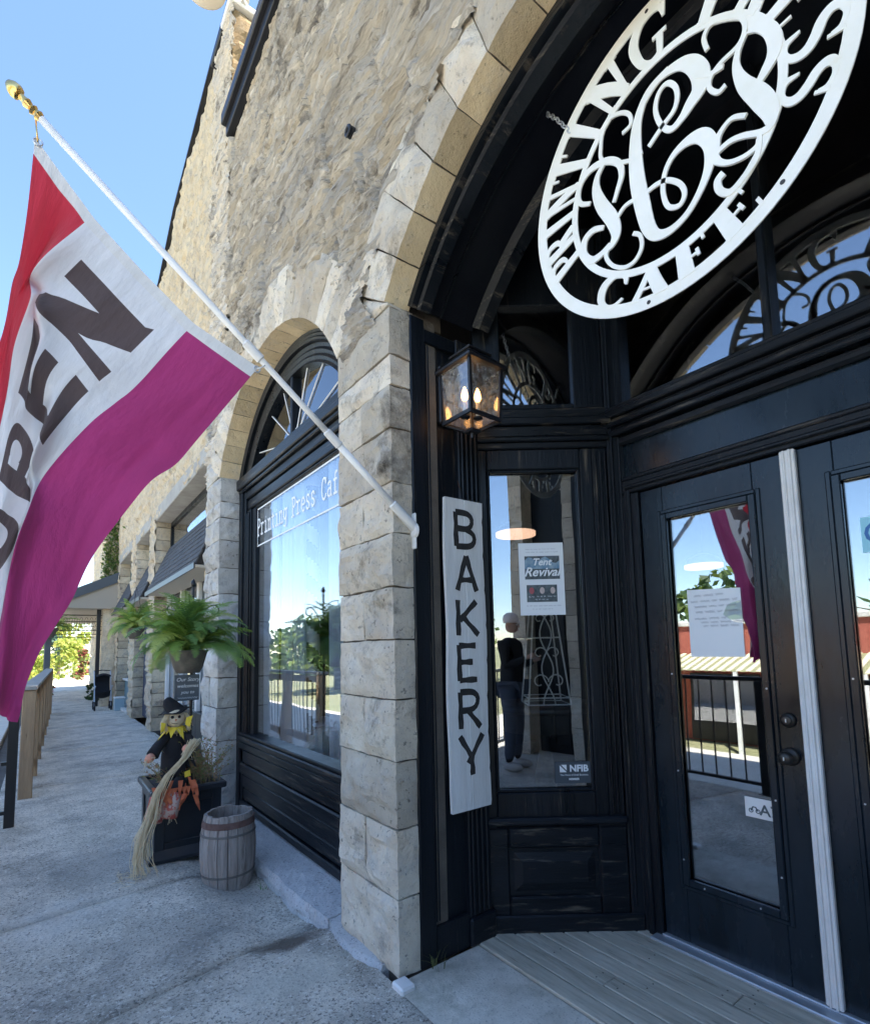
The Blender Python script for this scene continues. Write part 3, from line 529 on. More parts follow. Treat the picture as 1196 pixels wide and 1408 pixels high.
# arched wooden surround
def arcring(name,yc,zc,r0,r1,a,x0,x1,m,K=48,grooves=0,parent=None,aa=None):
    mb=MB(); rows=[]
    pr=[(x0,r0),(x0,r1),(x1,r1),(x1,r0)]
    if grooves:
        pr=[]
        for g in range(grooves*2+1):
            pr.append((x0+(.012 if g%2 else 0),r0+(r1-r0)*g/(grooves*2)))
        pr=pr+[(x1,r1),(x1,r0)]
    a0,a1=aa or (-a,a)
    for i in range(K+1):
        t=a0+(a1-a0)*i/K
        rows.append([(x,yc+r*math.sin(t),zc+r*math.cos(t)) for x,r in pr])
    mb.grid(rows,close=True); return mb.build(name,m,parent or bld)
amw=math.asin(1.215/1.5)
arcring('arch_casing',.79,2.2,1.455,1.497,amw,1.372,1.405,M_BH,grooves=0)
arcring('arch_moulding',.79,2.2,1.415,1.462,amw,1.40,1.46,M_BH,grooves=3)
arcring('arch_soffit',.79,2.215,1.478,1.52,amw,1.44,1.78,M_SOF)
arcring('arch_soffit_strip',.79,2.212,1.462,1.48,amw,1.56,1.566,M_BH)
arcring('inner_arch_moulding',.79,2.215,1.405,1.48,amw*.985,1.765,1.83,M_BH,grooves=4)
# recess ceiling and hidden backs
mb=MB(); mb.box(1.83,2.50,-.6,2.2,3.95,4.0); mb.box(1.80,1.86,-.6,2.2,3.72,3.97)
mb.build('recess_ceiling',M_SOF,bld)
# --- display window
XW=1.45
ww=MB()
for b in((1.43,1.56,4.86,4.945,0,3.02),(1.445,1.56,4.80,4.86,0,2.99),(1.46,1.56,4.70,4.80,0,2.69),(1.475,1.56,4.61,4.70,0,2.69)): ww.box(*b,.006)
ww.build('window_jamb',M_BV,bld); ww=MB()
for b in((1.43,1.56,2.535,2.62,0,3.02),(1.445,1.56,2.62,2.68,0,2.99),(1.46,1.56,2.68,2.78,0,2.69),(1.475,1.56,2.78,2.87,0,2.69)): ww.box(*b,.006)
wf=ww.build('display_window_frame',M_BV,bld)
g=MB()
for i in range(5): g.box(1.448,1.46,4.715+i*.016,4.723+i*.016,.65,2.66,.003); g.box(1.448,1.46,2.70+i*.016,2.708+i*.016,.65,2.66,.003)
g.build('jamb_fluting',M_BV,wf)
MB().box(1.497,1.503,2.86,4.615,.67,2.70).build('glass_pane',M_GLASS,wf)
g=MB()
for b in((1.40,1.56,2.54,4.94,2.90,3.0),(1.42,1.56,2.54,4.94,2.87,2.90),(1.45,1.56,2.6,4.88,2.80,2.87),(1.465,1.56,2.7,4.80,2.70,2.79),(1.478,1.56,2.86,4.62,2.68,2.70)): g.box(*b,.008)
g.build('transom_beam',M_BH,wf)
g=MB()
g.box(1.41,1.56,2.62,4.86,.62,.665,.008); g.box(1.43,1.56,2.62,4.86,.665,.69,.006)
for i,(z0,z1) in enumerate(((.55,.615),(.43,.545),(.335,.425),(.22,.33),(.115,.215),(.05,.11))): g.box(1.425+[0,.02,.008,.022,.03,.01][i],1.56,2.62,4.86,z0,z1,.01)
g.build('window_apron',M_BH,wf)
fa=MB(); 
arcring('fan_casing',3.74,2.34,1.30,1.38,aw,1.425,1.50,M_BV,grooves=3,parent=wf)
arcring('fan_frame',3.74,2.34,1.17,1.30,aw*.96,1.455,1.54,M_BV,grooves=3,parent=wf)
mb=MB(); K=30; rows=[]
for i in range(K+1):
    t=-aw*.93+2*aw*.93*i/K; rows.append([(1.50,3.74+1.2*math.sin(t),2.34+1.2*math.cos(t)),(1.50,3.74+1.2*math.sin(t),2.99)])
mb.grid(rows); mb.build('fanlight_pane',M_GLASS,wf,fix=False)
for an in (-78,-52,-26,0,26,52,78):
    t=R(an); c0=(3.74,3.0); 
    # length until the arc
    dy,dz=math.sin(t),math.cos(t); ll=None
    for q in np.arange(.1,1.4,.01):
        if ((c0[0]+dy*q-3.74)**2+(c0[1]+dz*q-2.34)**2)**.5>1.185: break
        ll=q
    if ll and ll>.15:
        MB().tube([(1.492,c0[0]+dy*.10,c0[1]+dz*.10),(1.492,c0[0]+dy*ll,c0[1]+dz*ll)],.005,6).build('fanlight_bar',M_WHITE,wf)
MB().tube([(1.492,3.74+.1*math.sin(t),3.0+.1*math.cos(t)) for t in np.linspace(-1.57,1.57,14)],.006,6).build('fanlight_hub',M_WHITE,wf)
MB().box(1.46,1.54,3.72,3.76,2.98,3.52,.006).build('fanlight_mullion',M_BV,wf)
# ledge stones under window
def ledge(y0,y1,sd,parent):
    mb=MB()
    def P(u,v,w): return (1.225+.26*w+.02*np.sin(v*5+sd), y0+(y1-y0)*v, -.11+(.155)*u-.025*u*(1-w))
    block(mb,P,(6,seg(y1-y0,.035),8),front=.045,side=.012,seed=sd); return mb.build('ledge_stone',M_LEDGE,parent)
ledge(2.62,4.93,3,bld); ledge(2.10,2.61,8,bld)
# ---------------------------------------------------------------- interior seen through glass
room=root('cafe_interior',(4.5,2,0),'dark cafe room seen dimly through the window glass','room'); 
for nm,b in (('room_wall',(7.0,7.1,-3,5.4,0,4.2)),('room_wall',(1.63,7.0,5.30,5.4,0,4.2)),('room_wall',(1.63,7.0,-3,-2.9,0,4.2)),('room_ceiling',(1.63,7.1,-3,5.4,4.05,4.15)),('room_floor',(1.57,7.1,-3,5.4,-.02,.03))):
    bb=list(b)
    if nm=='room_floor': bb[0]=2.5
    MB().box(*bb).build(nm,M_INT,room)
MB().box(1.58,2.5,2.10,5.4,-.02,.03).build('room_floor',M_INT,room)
# ---------------------------------------------------------------- stroke lettering
def smooth(pts,n=5,close=False):
    P=[Vector((p[0],p[1],0)) for p in pts]
    if len(P)<3: return [(p.x,p.y) for p in P]
    out=[]
    for i in range(len(P)-1):
        a=P[max(i-1,0)];b=P[i];c=P[i+1];d=P[min(i+2,len(P)-1)]
        for k in range(n):
            t=k/n; q=.5*((2*b)+(c-a)*t+(2*a-5*b+4*c-d)*t*t+(3*b-a-3*c+d)*t**3); out.append((q.x,q.y))
    out.append((P[-1].x,P[-1].y)); return out
def ribbon(mb,pts,w,M,th,m=0,off=0):
    """flat ribbon: pts 2D, w number or function of 0..1, M maps (a,b,depth)->world"""
    n=len(pts); L=[];Rr_=[]
    for i,p in enumerate(pts):
        a=pts[max(i-1,0)];b=pts[min(i+1,n-1)]; dx,dy=b[0]-a[0],b[1]-a[1]; l=math.hypot(dx,dy) or 1
        ww=(w(i/(n-1)) if callable(w) else w)/2
        L.append((p[0]-dy/l*ww,p[1]+dx/l*ww)); Rr_.append((p[0]+dy/l*ww,p[1]-dx/l*ww))
    v=[];f=[]
    for (a,b) in zip(L,Rr_):
        v+= [M(a[0],a[1],off+th),M(b[0],b[1],off+th),M(b[0],b[1],0),M(a[0],a[1],0)]
    for i in range(n-1):
        for k in range(4): f.append((i*4+k,i*4+(k+1)%4,(i+1)*4+(k+1)%4,(i+1)*4+k))
    f.append((0,1,2,3)); f.append(tuple((n-1)*4+k for k in(3,2,1,0)))
    mb.add(v,f,m)
T_,t_=.27,.14   # thick and thin
GL={ # serif capitals in a unit-height box: width, strokes (points,width,curve?)
'P':(.62,[([(.16,0),(.16,1)],T_,0),([(.16,.95),(.40,.97),(.56,.86),(.58,.72),(.54,.56),(.38,.47),(.16,.47)],lambda t:.08+.11*math.sin(math.pi*t)**2,1),([(0,.035),(.32,.035)],.07,0),([(0,.965),(.2,.965)],.07,0)]),
'R':(.70,[([(.16,0),(.16,1)],T_,0),([(.16,.95),(.40,.97),(.54,.86),(.56,.73),(.52,.6),(.38,.51),(.16,.51)],lambda t:.08+.11*math.sin(math.pi*t)**2,1),([(.34,.5),(.62,.04)],T_,0),([(0,.035),(.32,.035)],.07,0),([(0,.965),(.2,.965)],.07,0),([(.56,.035),(.72,.035)],.07,0)]),
'I':(.34,[([(.17,0),(.17,1)],T_,0),([(0,.035),(.34,.035)],.07,0),([(0,.965),(.34,.965)],.07,0)]),
'N':(.78,[([(.12,0),(.12,1)],t_,0),([(.12,.97),(.66,.03)],T_,0),([(.66,0),(.66,1)],t_,0),([(0,.035),(.25,.035)],.07,0),([(-.02,.965),(.2,.965)],.07,0),([(.53,.965),(.79,.965)],.07,0)]),
'T':(.66,[([(.33,0),(.33,1)],T_,0),([(0,.955),(.66,.955)],.085,0),([(.03,.96),(.03,.76)],.06,0),([(.63,.96),(.63,.76)],.06,0),([(.18,.035),(.48,.035)],.07,0)]),
'G':(.76,[([(.68,.74),(.62,.90),(.45,.97),(.25,.92),(.10,.70),(.08,.45),(.16,.17),(.34,.03),(.52,.05),(.62,.14)],lambda t:.07+.13*math.sin(math.pi*t)**1.5,1),([(.62,0.02),(.62,.42)],.15,0),([(.46,.42),(.76,.42)],.07,0),([(.69,.68),(.69,.98)],.06,0)]),
'E':(.62,[([(.15,0),(.15,1)],T_,0),([(0,.04),(.60,.04)],.08,0),([(0,.96),(.58,.96)],.08,0),([(.15,.52),(.42,.52)],.08,0),([(.58,.04),(.60,.26)],.06,0),([(.57,.96),(.57,.76)],.06,0),([(.42,.40),(.42,.64)],.06,0)]),
'S':(.58,[([(.50,.76),(.46,.90),(.30,.97),(.13,.90),(.08,.76),(.16,.62),(.34,.52),(.48,.40),(.52,.24),(.44,.09),(.28,.03),(.12,.09),(.06,.26)],lambda t:.07+.13*math.sin(math.pi*t)**2,1),([(.51,.70),(.51,.98)],.06,0),([(.05,.02),(.05,.30)],.06,0)]),
'C':(.72,[([(.64,.72),(.58,.90),(.42,.97),(.24,.92),(.10,.70),(.08,.45),(.16,.17),(.34,.03),(.52,.07),(.66,.26)],lambda t:.07+.13*math.sin(math.pi*t)**1.5,1),([(.66,.68),(.66,.98)],.06,0)]),
'A':(.76,[([(.38,.98),(.11,.02)],t_,0),([(.38,.98),(.65,.02)],T_,0),([(.20,.34),(.55,.34)],.07,0),([(0,.035),(.24,.035)],.07,0),([(.50,.035),(.78,.035)],.07,0)]),
'F':(.58,[([(.15,0),(.15,1)],T_,0),([(0,.96),(.56,.96)],.08,0),([(.15,.50),(.40,.50)],.08,0),([(0,.035),(.34,.035)],.07,0),([(.55,.96),(.55,.74)],.06,0),([(.40,.38),(.40,.62)],.06,0)]),
}
def glyph(mb,G,M,th,wmul=1,m=0,k0=0):
    for k,(p,w,c) in enumerate(G):
        pp=smooth(p,5) if c else [tuple(np.array(p[0])+(np.array(p[-1])-np.array(p[0]))*i/5) for i in range(6)]
        ww=(lambda t,w=w:w(t)*wmul) if callable(w) else w*wmul
        ribbon(mb,pp,ww,M,th,m,off=.00018*(k+k0))
# ---------------------------------------------------------------- hanging round sign
SX,SY,SZ=1.600,.807,3.066
sg=root('hanging_sign',(SX,SY,SZ+.54),'large round white cut-out sign with script monogram hanging under the black arch','sign')
def SM(a,b,d): return (SX-d,SY-a,SZ+b)
TH=.0045
def ring2(mb,c,r0,r1,th,K=96):
    rows=[]
    for i in range(K+1):
        t=2*math.pi*i/K; cs,sn=math.cos(t),math.sin(t)
        rows.append([SM(c[0]+r*cs,c[1]+r*sn,d) for r,d in((r0,0),(r0,th),(r1,th),(r1,0))])
    mb.grid(rows,close=True)
mb=MB(); ring2(mb,(0,0),.502,.546,TH); mb.build('outer_ring',M_SIGNW,sg)
mb=MB(); ring2(mb,(-.002,-.046),.346,.371,TH+.0004); mb.build('inner_ring',M_SIGNW,sg)
def ringr(ang): # radius of the inner ring seen from the sign centre
    c=(-.002,-.046); dx,dy=math.cos(ang),math.sin(ang); bq=dx*c[0]+dy*c[1]; return bq+math.sqrt(bq*bq-(c[0]**2+c[1]**2)+.371**2)
def ringletter(ch,deg,flip=False,wide=1.0):
    w,G=GL[ch]; mb=MB(); a0=R(deg)
    def M(x,y,d):
        if not flip: a=a0-(x-w/2)*wide*.115/.44; ri=ringr(a)-.012; r=ri+(.510-ri)*y
        else: a=a0+(x-w/2)*wide*.115/.44; ri=ringr(a)-.012; r=.510-(.510-ri)*y
        return SM(r*math.cos(a),r*math.sin(a),d)
    glyph(mb,G,M,TH+.0008); mb.build('sign_letter',M_SIGNW,sg)
for ch,dg,wd in zip('PRINTING',(-158,-170,-182,-194.5,-210,-225.5,-244,-267),(1,1.0,1.0,1.0,1.2,1.2,1.5,1.6)): ringletter(ch,dg,False,wd)
for ch,dg,wd in zip('PRESS',(57,36,14.5,-6,-22.5),(1.7,1.4,1.4,1.4,1.3)): ringletter(ch,dg,False,wd)
for ch,dg,wd in zip('CAFE',(-118,-99.5,-81,-63),(1.45,1.4,1.5,1.5)): ringletter(ch,dg,True,wd)
for i,(k,p) in enumerate(MONO.items()):
    p=smooth(p,6); wd={'c_top':lambda t:.016+.042*math.exp(-((t-.33)/.13)**2),'c_spine':lambda t:.016+.040*math.exp(-((t-.19)/.12)**2)+.030*math.exp(-((t-.52)/.08)**2),
     'l_spine':lambda t:.014+.012*math.sin(math.pi*t),'l_spine2':lambda t:.014+.036*math.exp(-((t-.26)/.16)**2),'r_spine':lambda t:.016+.040*math.exp(-((t-.42)/.17)**2),'r_loop':lambda t:.018+.022*math.sin(math.pi*t),
     'r_mid':lambda t:.014+.02*math.exp(-((t-.42)/.12)**2),'r_low':lambda t:.016+.008*t,'l_low':lambda t:.016+.014*math.sin(math.pi*t)}.get(k,lambda t:.014)
    mb=MB(); ribbon(mb,p,wd,SM,TH+.0010+.0002*i); mb.build('monogram_stroke',M_SIGNW,sg)
mb=MB()
for a,b in(((.30,.20),(.34,.26)),): ribbon(mb,[(.28,.13),(.315,.19),(.335,.24)],.03,SM,TH+.0002)
mb.build('monogram_stroke',M_SIGNW,sg)
def chain(pts,parent,r=.014,w=.0028,mt=None):
    P=[Vector(p) for p in pts]; L=[(P[i+1]-P[i]).length for i in range(len(P)-1)]; tot=sum(L); n=int(tot/(r*1.55))
    def at(s):
        for i,l in enumerate(L):
            if s<=l: return P[i].lerp(P[i+1],s/l),(P[i+1]-P[i]).normalized()
            s-=l
        return P[-1],(P[-1]-P[-2]).normalized()
    for k in range(n+1):
        c,d=at(min(tot,k*tot/max(n,1))); a=d.orthogonal().normalized()
        if k%2: a=d.cross(a)
        MB().tube([c+d*(r*math.cos(t))+a*(r*.62*math.sin(t)) for t in np.linspace(0,2*math.pi,11)],w,5,cap=False).build('chain_link',mt or M_ALU,parent,True)
chain([(1.60,1.275,3.600),(1.597,1.235,3.545),(1.597,1.17,3.43)],sg)
chain([(1.60,.305,3.600),(1.597,.345,3.545),(1.597,.42,3.42)],sg)
mb=MB().tube([(1.60,1.275,3.59),(1.60,1.29,3.66)],.004,6); mb.build('hook',M_ALU,sg)
mb=MB().tube([(1.60,.305,3.59),(1.60,.29,3.66)],.004,6); mb.build('hook',M_ALU,sg)
for a,b in((.33,-.40),(-.08,-.52),(-.02,.52)):
    MB().lathe([(0,-.0015),(.007,-.0015),(.007,.0)],(SX-TH,SY-a,SZ+b),10,'x').build('bolt_hole',M_INK,sg)
# ---------------------------------------------------------------- bakery board
bk=root('bakery_sign',(1.66,1.98,.63),'narrow upright white plank lettered BAKERY in black on the black post','sign')
def BM(a,b,d): return (1.535+a,1.972-d,.632+b)   # a to the right, b up
mb=MB(); rows=[]
for i in range(61):
    z=1.50*i/60; l=.000+.004*math.sin(z*9)+.006*(z<.1)*(0.1-z)*10; r_=.245+.004*math.sin(z*7+2)+(-.004 if i%7==0 else 0)
    rows.append([BM(l,z,0),BM(l,z,.018),BM((l+r_)/2-.004,z,.019),BM((l+r_)/2,z,.0165),BM((l+r_)/2+.004,z,.019),BM(r_,z,.018),BM(r_,z,0)])
mb.grid(rows,close=True); mb.add([rows[0][i] for i in range(7)]+[rows[-1][i] for i in range(7)],[tuple(range(7)),tuple(range(7,14))[::-1]])
mb.build('plank',M_BOARD,bk)
BG={'B':[([(.05,0),(.05,1)],0),([(.05,1),(.45,.99),(.62,.86),(.60,.66),(.42,.54),(.08,.53)],1),([(.40,.53),(.66,.40),(.70,.20),(.52,.04),(.05,.0)],1)],
'A':[([(.38,1),(.05,0)],0),([(.38,1),(.74,0)],0),([(.16,.30),(.62,.32)],0)],
'K':[([(.05,0),(.05,1)],0),([(.70,.98),(.10,.42)],0),([(.22,.52),(.76,.02)],0)],
'E':[([(.05,0),(.05,1)],0),([(.05,.98),(.64,.98)],0),([(.05,.52),(.52,.52)],0),([(.05,.02),(.66,.02)],0)],
'R':[([(.05,0),(.05,1)],0),([(.05,1),(.48,.98),(.66,.82),(.60,.60),(.40,.50),(.08,.49)],1),([(.30,.49),(.74,0)],0)],
'Y':[([(.0,1),(.38,.48)],0),([(.80,1),(.28,.30)],0),([(.40,.52),(.42,.0)],0)]}
zt=[1.432,1.215,.995,.777,.552,.345]
for ch,z1 in zip('BAKERY',zt):
    mb=MB(); h=.172 if ch!='Y' else .185; z0=z1-h; x0=.062
    for k,(p,c) in enumerate(BG[ch]):
        pp=smooth(p,6) if c else [tuple(np.array(p[0])+(np.array(p[-1])-np.array(p[0]))*i/6) for i in range(7)]
        pp=[(x0-.004+q[0]*.178+.0012*math.sin(i*2.1),z0+q[1]*h) for i,q in enumerate(pp)]
        ribbon(mb,pp,lambda t:.0275+.004*math.sin(7*t+k),lambda a,b,d:BM(a,b,.0175+d),.0022,off=.0002*k)
    mb.build('painted_letter',M_INK,bk)
MB().tube([(1.655,1.968,2.13),(1.655,1.975,2.19),(1.655,1.998,2.24)],.003,6).build('hanging_wire',M_MET,bk)
# ---------------------------------------------------------------- lantern
lx,ly=1.592,1.80
ln=root('wall_lantern',(lx,2.0,2.4),'square black glass wall lantern with two lit candle bulbs on the black post','lantern')
M_LG=glassmat('seeded_lantern_glass',tint=(.80,.84,.80),refl=.22,rough=.10)
_n=M_LG.node_tree; _o=[q for q in _n.nodes if q.type=='OUTPUT_MATERIAL'][0]; _s=_o.inputs[0].links[0].from_socket; _d=N(_n,'ShaderNodeBsdfDiffuse'); _d.inputs[0].default_value=(.62,.66,.66,1); _x=N(_n,'ShaderNodeMixShader'); _z=N(_n,'ShaderNodeTexNoise'); _z.inputs['Scale'].default_value=55; _z.inputs['Detail'].default_value=5; _tc=N(_n,'ShaderNodeTexCoord'); _n.links.new(_tc.outputs['Object'],_z.inputs['Vector']); _r=N(_n,'ShaderNodeMapRange'); _r.inputs[1].default_value=.4;_r.inputs[2].default_value=.7;_r.inputs[3].default_value=.05;_r.inputs[4].default_value=.32; _n.links.new(_z.outputs[0],_r.inputs[0]); _n.links.new(_r.outputs[0],_x.inputs[0]); _n.links.new(_s,_x.inputs[1]); _n.links.new(_d.outputs[0],_x.inputs[2]); _n.links.new(_x.outputs[0],_o.inputs[0])
def LT(x,y,z):  # rotated 45 degrees square section
    c=math.cos(R(2)); s_=math.sin(R(2)); return (lx+x*c-y*s_, ly+x*s_+y*c, z)
mb=MB();mb.T=LT; zb,zt_=2.465,2.712
hb,ht=.098,.108
for sx in(-1,1):
    for sy in(-1,1):
        v=[]
        for z,h in((zb,hb),(zt_,ht)):
            for a,b in((0,0),(.013,0),(.013,.013),(0,.013)): v.append((sx*(h-a),sy*(h-b),z))
        mb.add(v,[(0,1,2,3),(4,5,6,7)]+[(i,(i+1)%4,4+(i+1)%4,4+i) for i in range(4)])
for sx in(-1,1):
    mb.box(sx*hb-.007*sx*1,sx*hb+.004*sx,-hb,hb,zb-.012,zb+.006); mb.box(-hb,hb,sx*hb-.007*sx,sx*hb+.004*sx,zb-.0125,zb+.0055)
mb.build('lantern_frame',M_MET,ln)
mb=MB();mb.T=LT; hp=ht+.016
mb.box(-hp,hp,-hp,hp,zt_-.004,zt_+.014,.004)
v=[(-hp,-hp,zt_+.014),(hp,-hp,zt_+.014),(hp,hp,zt_+.014),(-hp,hp,zt_+.014)]; q=.062
v+=[(-q,-q,zt_+.072),(q,-q,zt_+.072),(q,q,zt_+.072),(-q,q,zt_+.072)]
mb.add(v,[(i,(i+1)%4,4+(i+1)%4,4+i) for i in range(4)]+[(4,5,6,7)]); mb.box(-.075,.075,-.075,.075,zt_+.070,zt_+.082,.003); mb.box(-.05,.05,-.05,.05,zt_+.082,zt_+.10,.004)
mb.build('lantern_roof',M_MET,ln)
for k in range(4):
    mb=MB(); a=[(-1,-1),(1,-1),(1,1),(-1,1)]; p,q_=a[k],a[(k+1)%4]; i1,i2=hb-.006,ht-.006
    mb.add([LT(p[0]*i1,p[1]*i1,zb),LT(q_[0]*i1,q_[1]*i1,zb),LT(q_[0]*i2,q_[1]*i2,zt_),LT(p[0]*i2,p[1]*i2,zt_)],[(0,1,2,3)])
    mb.build('lantern_pane',M_LG,ln,fix=False)
mb=MB();mb.T=LT
for sx,sy in((-1,-1),(1,-1),(1,1),(-1,1)):
    mb.add([(sx*hb,sy*hb,zb-.012),(sx*(hb-.02),sy*(hb-.02),zb-.012),(sx*.02,sy*.02,zb-.045),(sx*.03,sy*.03,zb-.045)],[(0,1,2,3)])
mb.box(-.032,.032,-.032,.032,zb-.056,zb-.042,.004); mb.lathe([(0,-.085),(.008,-.08),(.010,-.06),(.004,-.05)],(0,0,zb),8)
mb.build('lantern_base',M_MET,ln)
MB().box(lx-.045,lx+.045,1.985,2.02,2.52,2.82,.006).box(lx-.012,lx+.012,1.88,1.99,2.755,2.78,.003).build('wall_bracket',M_MET,ln)
M_BULB=emis('candle_flame_bulb',(1.0,.44,.12),4.2); M_CAND=mat('candle_sleeve',(.75,.70,.58),rough=.5)
for dx,dy in((-.030,.012),(.030,-.012)):
    MB().lathe([(.0,0),(.010,0),(.010,.075),(0,.076)],(lx+dx,ly+dy,zb+.02),10).build('candle_sleeve',M_CAND,ln,True)
    MB().lathe([(.0,.0),(.012,.006),(.018,.024),(.013,.048),(.004,.070),(0,.074)],(lx+dx,ly+dy,zb+.098),12).build('candle_bulb',M_BULB,ln,True)
    MB().lathe([(.0,0),(.022,.004),(.024,.010),(0,.010)],(lx+dx,ly+dy,zb+.012),12).build('candle_cup',M_MET,ln,True)
# ---------------------------------------------------------------- flag pole and flag
b0=Vector((1.372,1.98,1.962)); tp=Vector((-.120,1.98,3.180)); dr_=(tp-b0).normalized()
fp=root('flagpole',tuple(b0),'slim white flagpole slanting up from the stone corner beside the BAKERY board','flagpole')
MB().tube([b0+dr_*.02,b0+dr_*.55],.0150,28).build('pole_section',M_POLE,fp,True)
MB().tube([b0+dr_*.53,b0+dr_*.70,b0+dr_*.985,tp-dr_*.06],[.0135,.0125,.0125,.0125],28).build('pole_section',M_POLE,fp,True)
for s_ in(.54,.98): 
    MB().tube([b0+dr_*(s_-.05),b0+dr_*(s_-.045),b0+dr_*(s_+.03),b0+dr_*(s_+.035)],[.0125,.019,.018,.0125],14).build('pole_collar',M_POLE,fp,'auto')
MB().tube([b0-dr_*.005,b0+dr_*.0,b0+dr_*.15,b0+dr_*.155],[.019,.023,.021,.016],14).build('bracket_socket',M_WHITE,fp,'auto')
MB().box(1.366,1.378,1.965,1.995,1.86,2.03,.004).lathe([(0,-.012),(.03,-.010),(.036,0),(.036,.004)],(1.372,1.98,1.945),16,'x').build('bracket_plate',M_WHITE,fp)
f0=tp-dr_*.065
prof=[(0,.013),(.01,.017),(.02,.012),(.028,.017),(.036,.011),(.05,.016),(.06,.0115),(.07,.011),(.075,.02),(.085,.024),(.1,.021),(.112,.012),(.118,0.001)]
MB().tube([f0+dr_*(a) for a,b in prof],[b for a,b in prof],16).build('finial',M_BRASS,fp,'auto')
# cloth
Fg=np.array(FLAG); TT=[0,.25,.36,.5,.75,1.0,1.25,1.52]
def cr(P,x,axis=0):
    n=P.shape[0]; i=int(min(max(math.floor(x),0),n-2)); t=x-i
    a=P[max(i-1,0)];b=P[i];c=P[i+1];d=P[min(i+2,n-1)]
    if i==0:a=2*b-c
    if i+2>n-1:d=2*c-b
    return .5*((2*b)+(c-a)*t+(2*a-5*b+4*c-d)*t*t+(3*b-a-3*c+d)*t**3)
NS,NT=110,150
rows=[];uv=[]
for j in range(NT+1):
    t=1.52*j/NT; k=np.interp(t,TT,range(8)); row=cr(Fg,k); r_=[];u_=[]
    for i in range(NS+1):
        s_=.91*i/NS; p=cr(row,22*i/NS)
        w=.0055*math.sin(34*s_+5*t+3*math.sin(4*t))*min(1,t/.2)+.012*float(fbm(np.array([s_*3.0+t*1.6,t*2.2-s_*1.2,.3]),5,3))*min(1,t/.15)+.006*float(fbm(np.array([s_*16,t*5,1.3]),8,2))
        ed=.91-s_; w+=.010*math.exp(-(ed/.035)**2)*math.sin(9*t+1.2*math.sin(13*t))*min(1,t/.2)+.013*math.exp(-((ed-.055-.03*math.sin(5*t))/.016)**2)*min(1,t/.3)*(.6+.4*math.sin(17*t))
        sag=-.018*math.sin(math.pi*s_/.91)*math.exp(-t/.15)
        r_.append((p[0]+.3*w,p[1]+w,p[2]+.2*w+sag)); u_.append((s_,t))
    rows.append(r_);uv.append(u_)
flg=root('open_flag',(.3,1.98,2.7),'red, white and purple cloth flag with dark letters OPEN hanging from the slanted pole','flag')
mb=MB(); mb.grid(rows); 
M_FLAG,n=nodes('flag_cloth'); Lk=n.links.new
out=N(n,'ShaderNodeOutputMaterial'); pb=N(n,'ShaderNodeBsdfPrincipled'); pb.inputs['Roughness'].default_value=.75; pb.inputs['Specular IOR Level'].default_value=.2; pb.inputs['Sheen Weight'].default_value=.2
tl=N(n,'ShaderNodeBsdfTranslucent'); ms=N(n,'ShaderNodeMixShader'); ms.inputs[0].default_value=.35
um=N(n,'ShaderNodeUVMap'); sx_=N(n,'ShaderNodeSeparateXYZ'); Lk(um.outputs[0],sx_.inputs[0]); S_=sx_.outputs[0]; TQ=sx_.outputs[1]
def Mt(op,a,b=None,c=None):
    q=N(n,'ShaderNodeMath',operation=op)
    for i,v in enumerate((a,b,c)):
        if v is None: continue
        if isinstance(v,(int,float)): q.inputs[i].default_value=v
        else: Lk(v,q.inputs[i])
    return q.outputs[0]
def inside(x,lo,hi): return Mt('MULTIPLY',Mt('GREATER_THAN',x,lo),Mt('LESS_THAN',x,hi))
def bx(u0,u1,v0,v1): return Mt('MULTIPLY',inside(TX,u0,u1),inside(TY,v0,v1))
# text axes: TX reading direction (towards the hoist), TY up (towards red), both in metres
TX=Mt('SUBTRACT',1.52,TQ); TY=Mt('SUBTRACT',.91,S_)
y0_,y1_=.315,.595; wst=.072
mask=[]
# N nearest hoist
a0_=1.52-.36; a1_=1.52-.115
mask+= [bx(a0_,a0_+wst,y0_,y1_),bx(a1_-wst,a1_,y0_,y1_)]
dg=Mt('SUBTRACT',TX,Mt('MULTIPLY_ADD',Mt('SUBTRACT',TY,y0_),-(a1_-a0_-wst)/(y1_-y0_),a1_-wst/2))
mask+= [Mt('MULTIPLY',inside(dg,-.050,.050),inside(TY,y0_,y1_))]
a0_=1.52-.685;a1_=1.52-.42
mask+= [bx(a0_,a0_+wst,y0_,y1_),bx(a0_,a1_,y0_,y0_+.055),bx(a0_,a1_,y1_-.055,y1_),bx(a0_,a1_-.02,.43,.48)]
a0_=1.52-.975
mask+= [bx(a0_,a0_+wst,y0_,y1_)]
def ell(cx_,cy_,ra,rb): return Mt('ADD',Mt('POWER',Mt('DIVIDE',Mt('SUBTRACT',TX,cx_),ra),2),Mt('POWER',Mt('DIVIDE',Mt('SUBTRACT',TY,cy_),rb),2))
e1=ell(a0_+.12,.508,.10,.087); e2=ell(a0_+.12,.508,.045,.038)
mask+= [Mt('MULTIPLY',Mt('MULTIPLY',Mt('LESS_THAN',e1,1),Mt('GREATER_THAN',e2,1)),Mt('GREATER_THAN',TX,a0_+.10)),bx(a0_,a0_+.12,.421,.470),bx(a0_,a0_+.12,.546,.595)]
o1=ell(1.52-1.19,.455,.125,.145); o2=ell(1.52-1.19,.455,.062,.085)
mask+= [Mt('MULTIPLY',Mt('LESS_THAN',o1,1),Mt('GREATER_THAN',o2,1))]
mk=mask[0]
for q in mask[1:]: mk=Mt('MAXIMUM',mk,q)
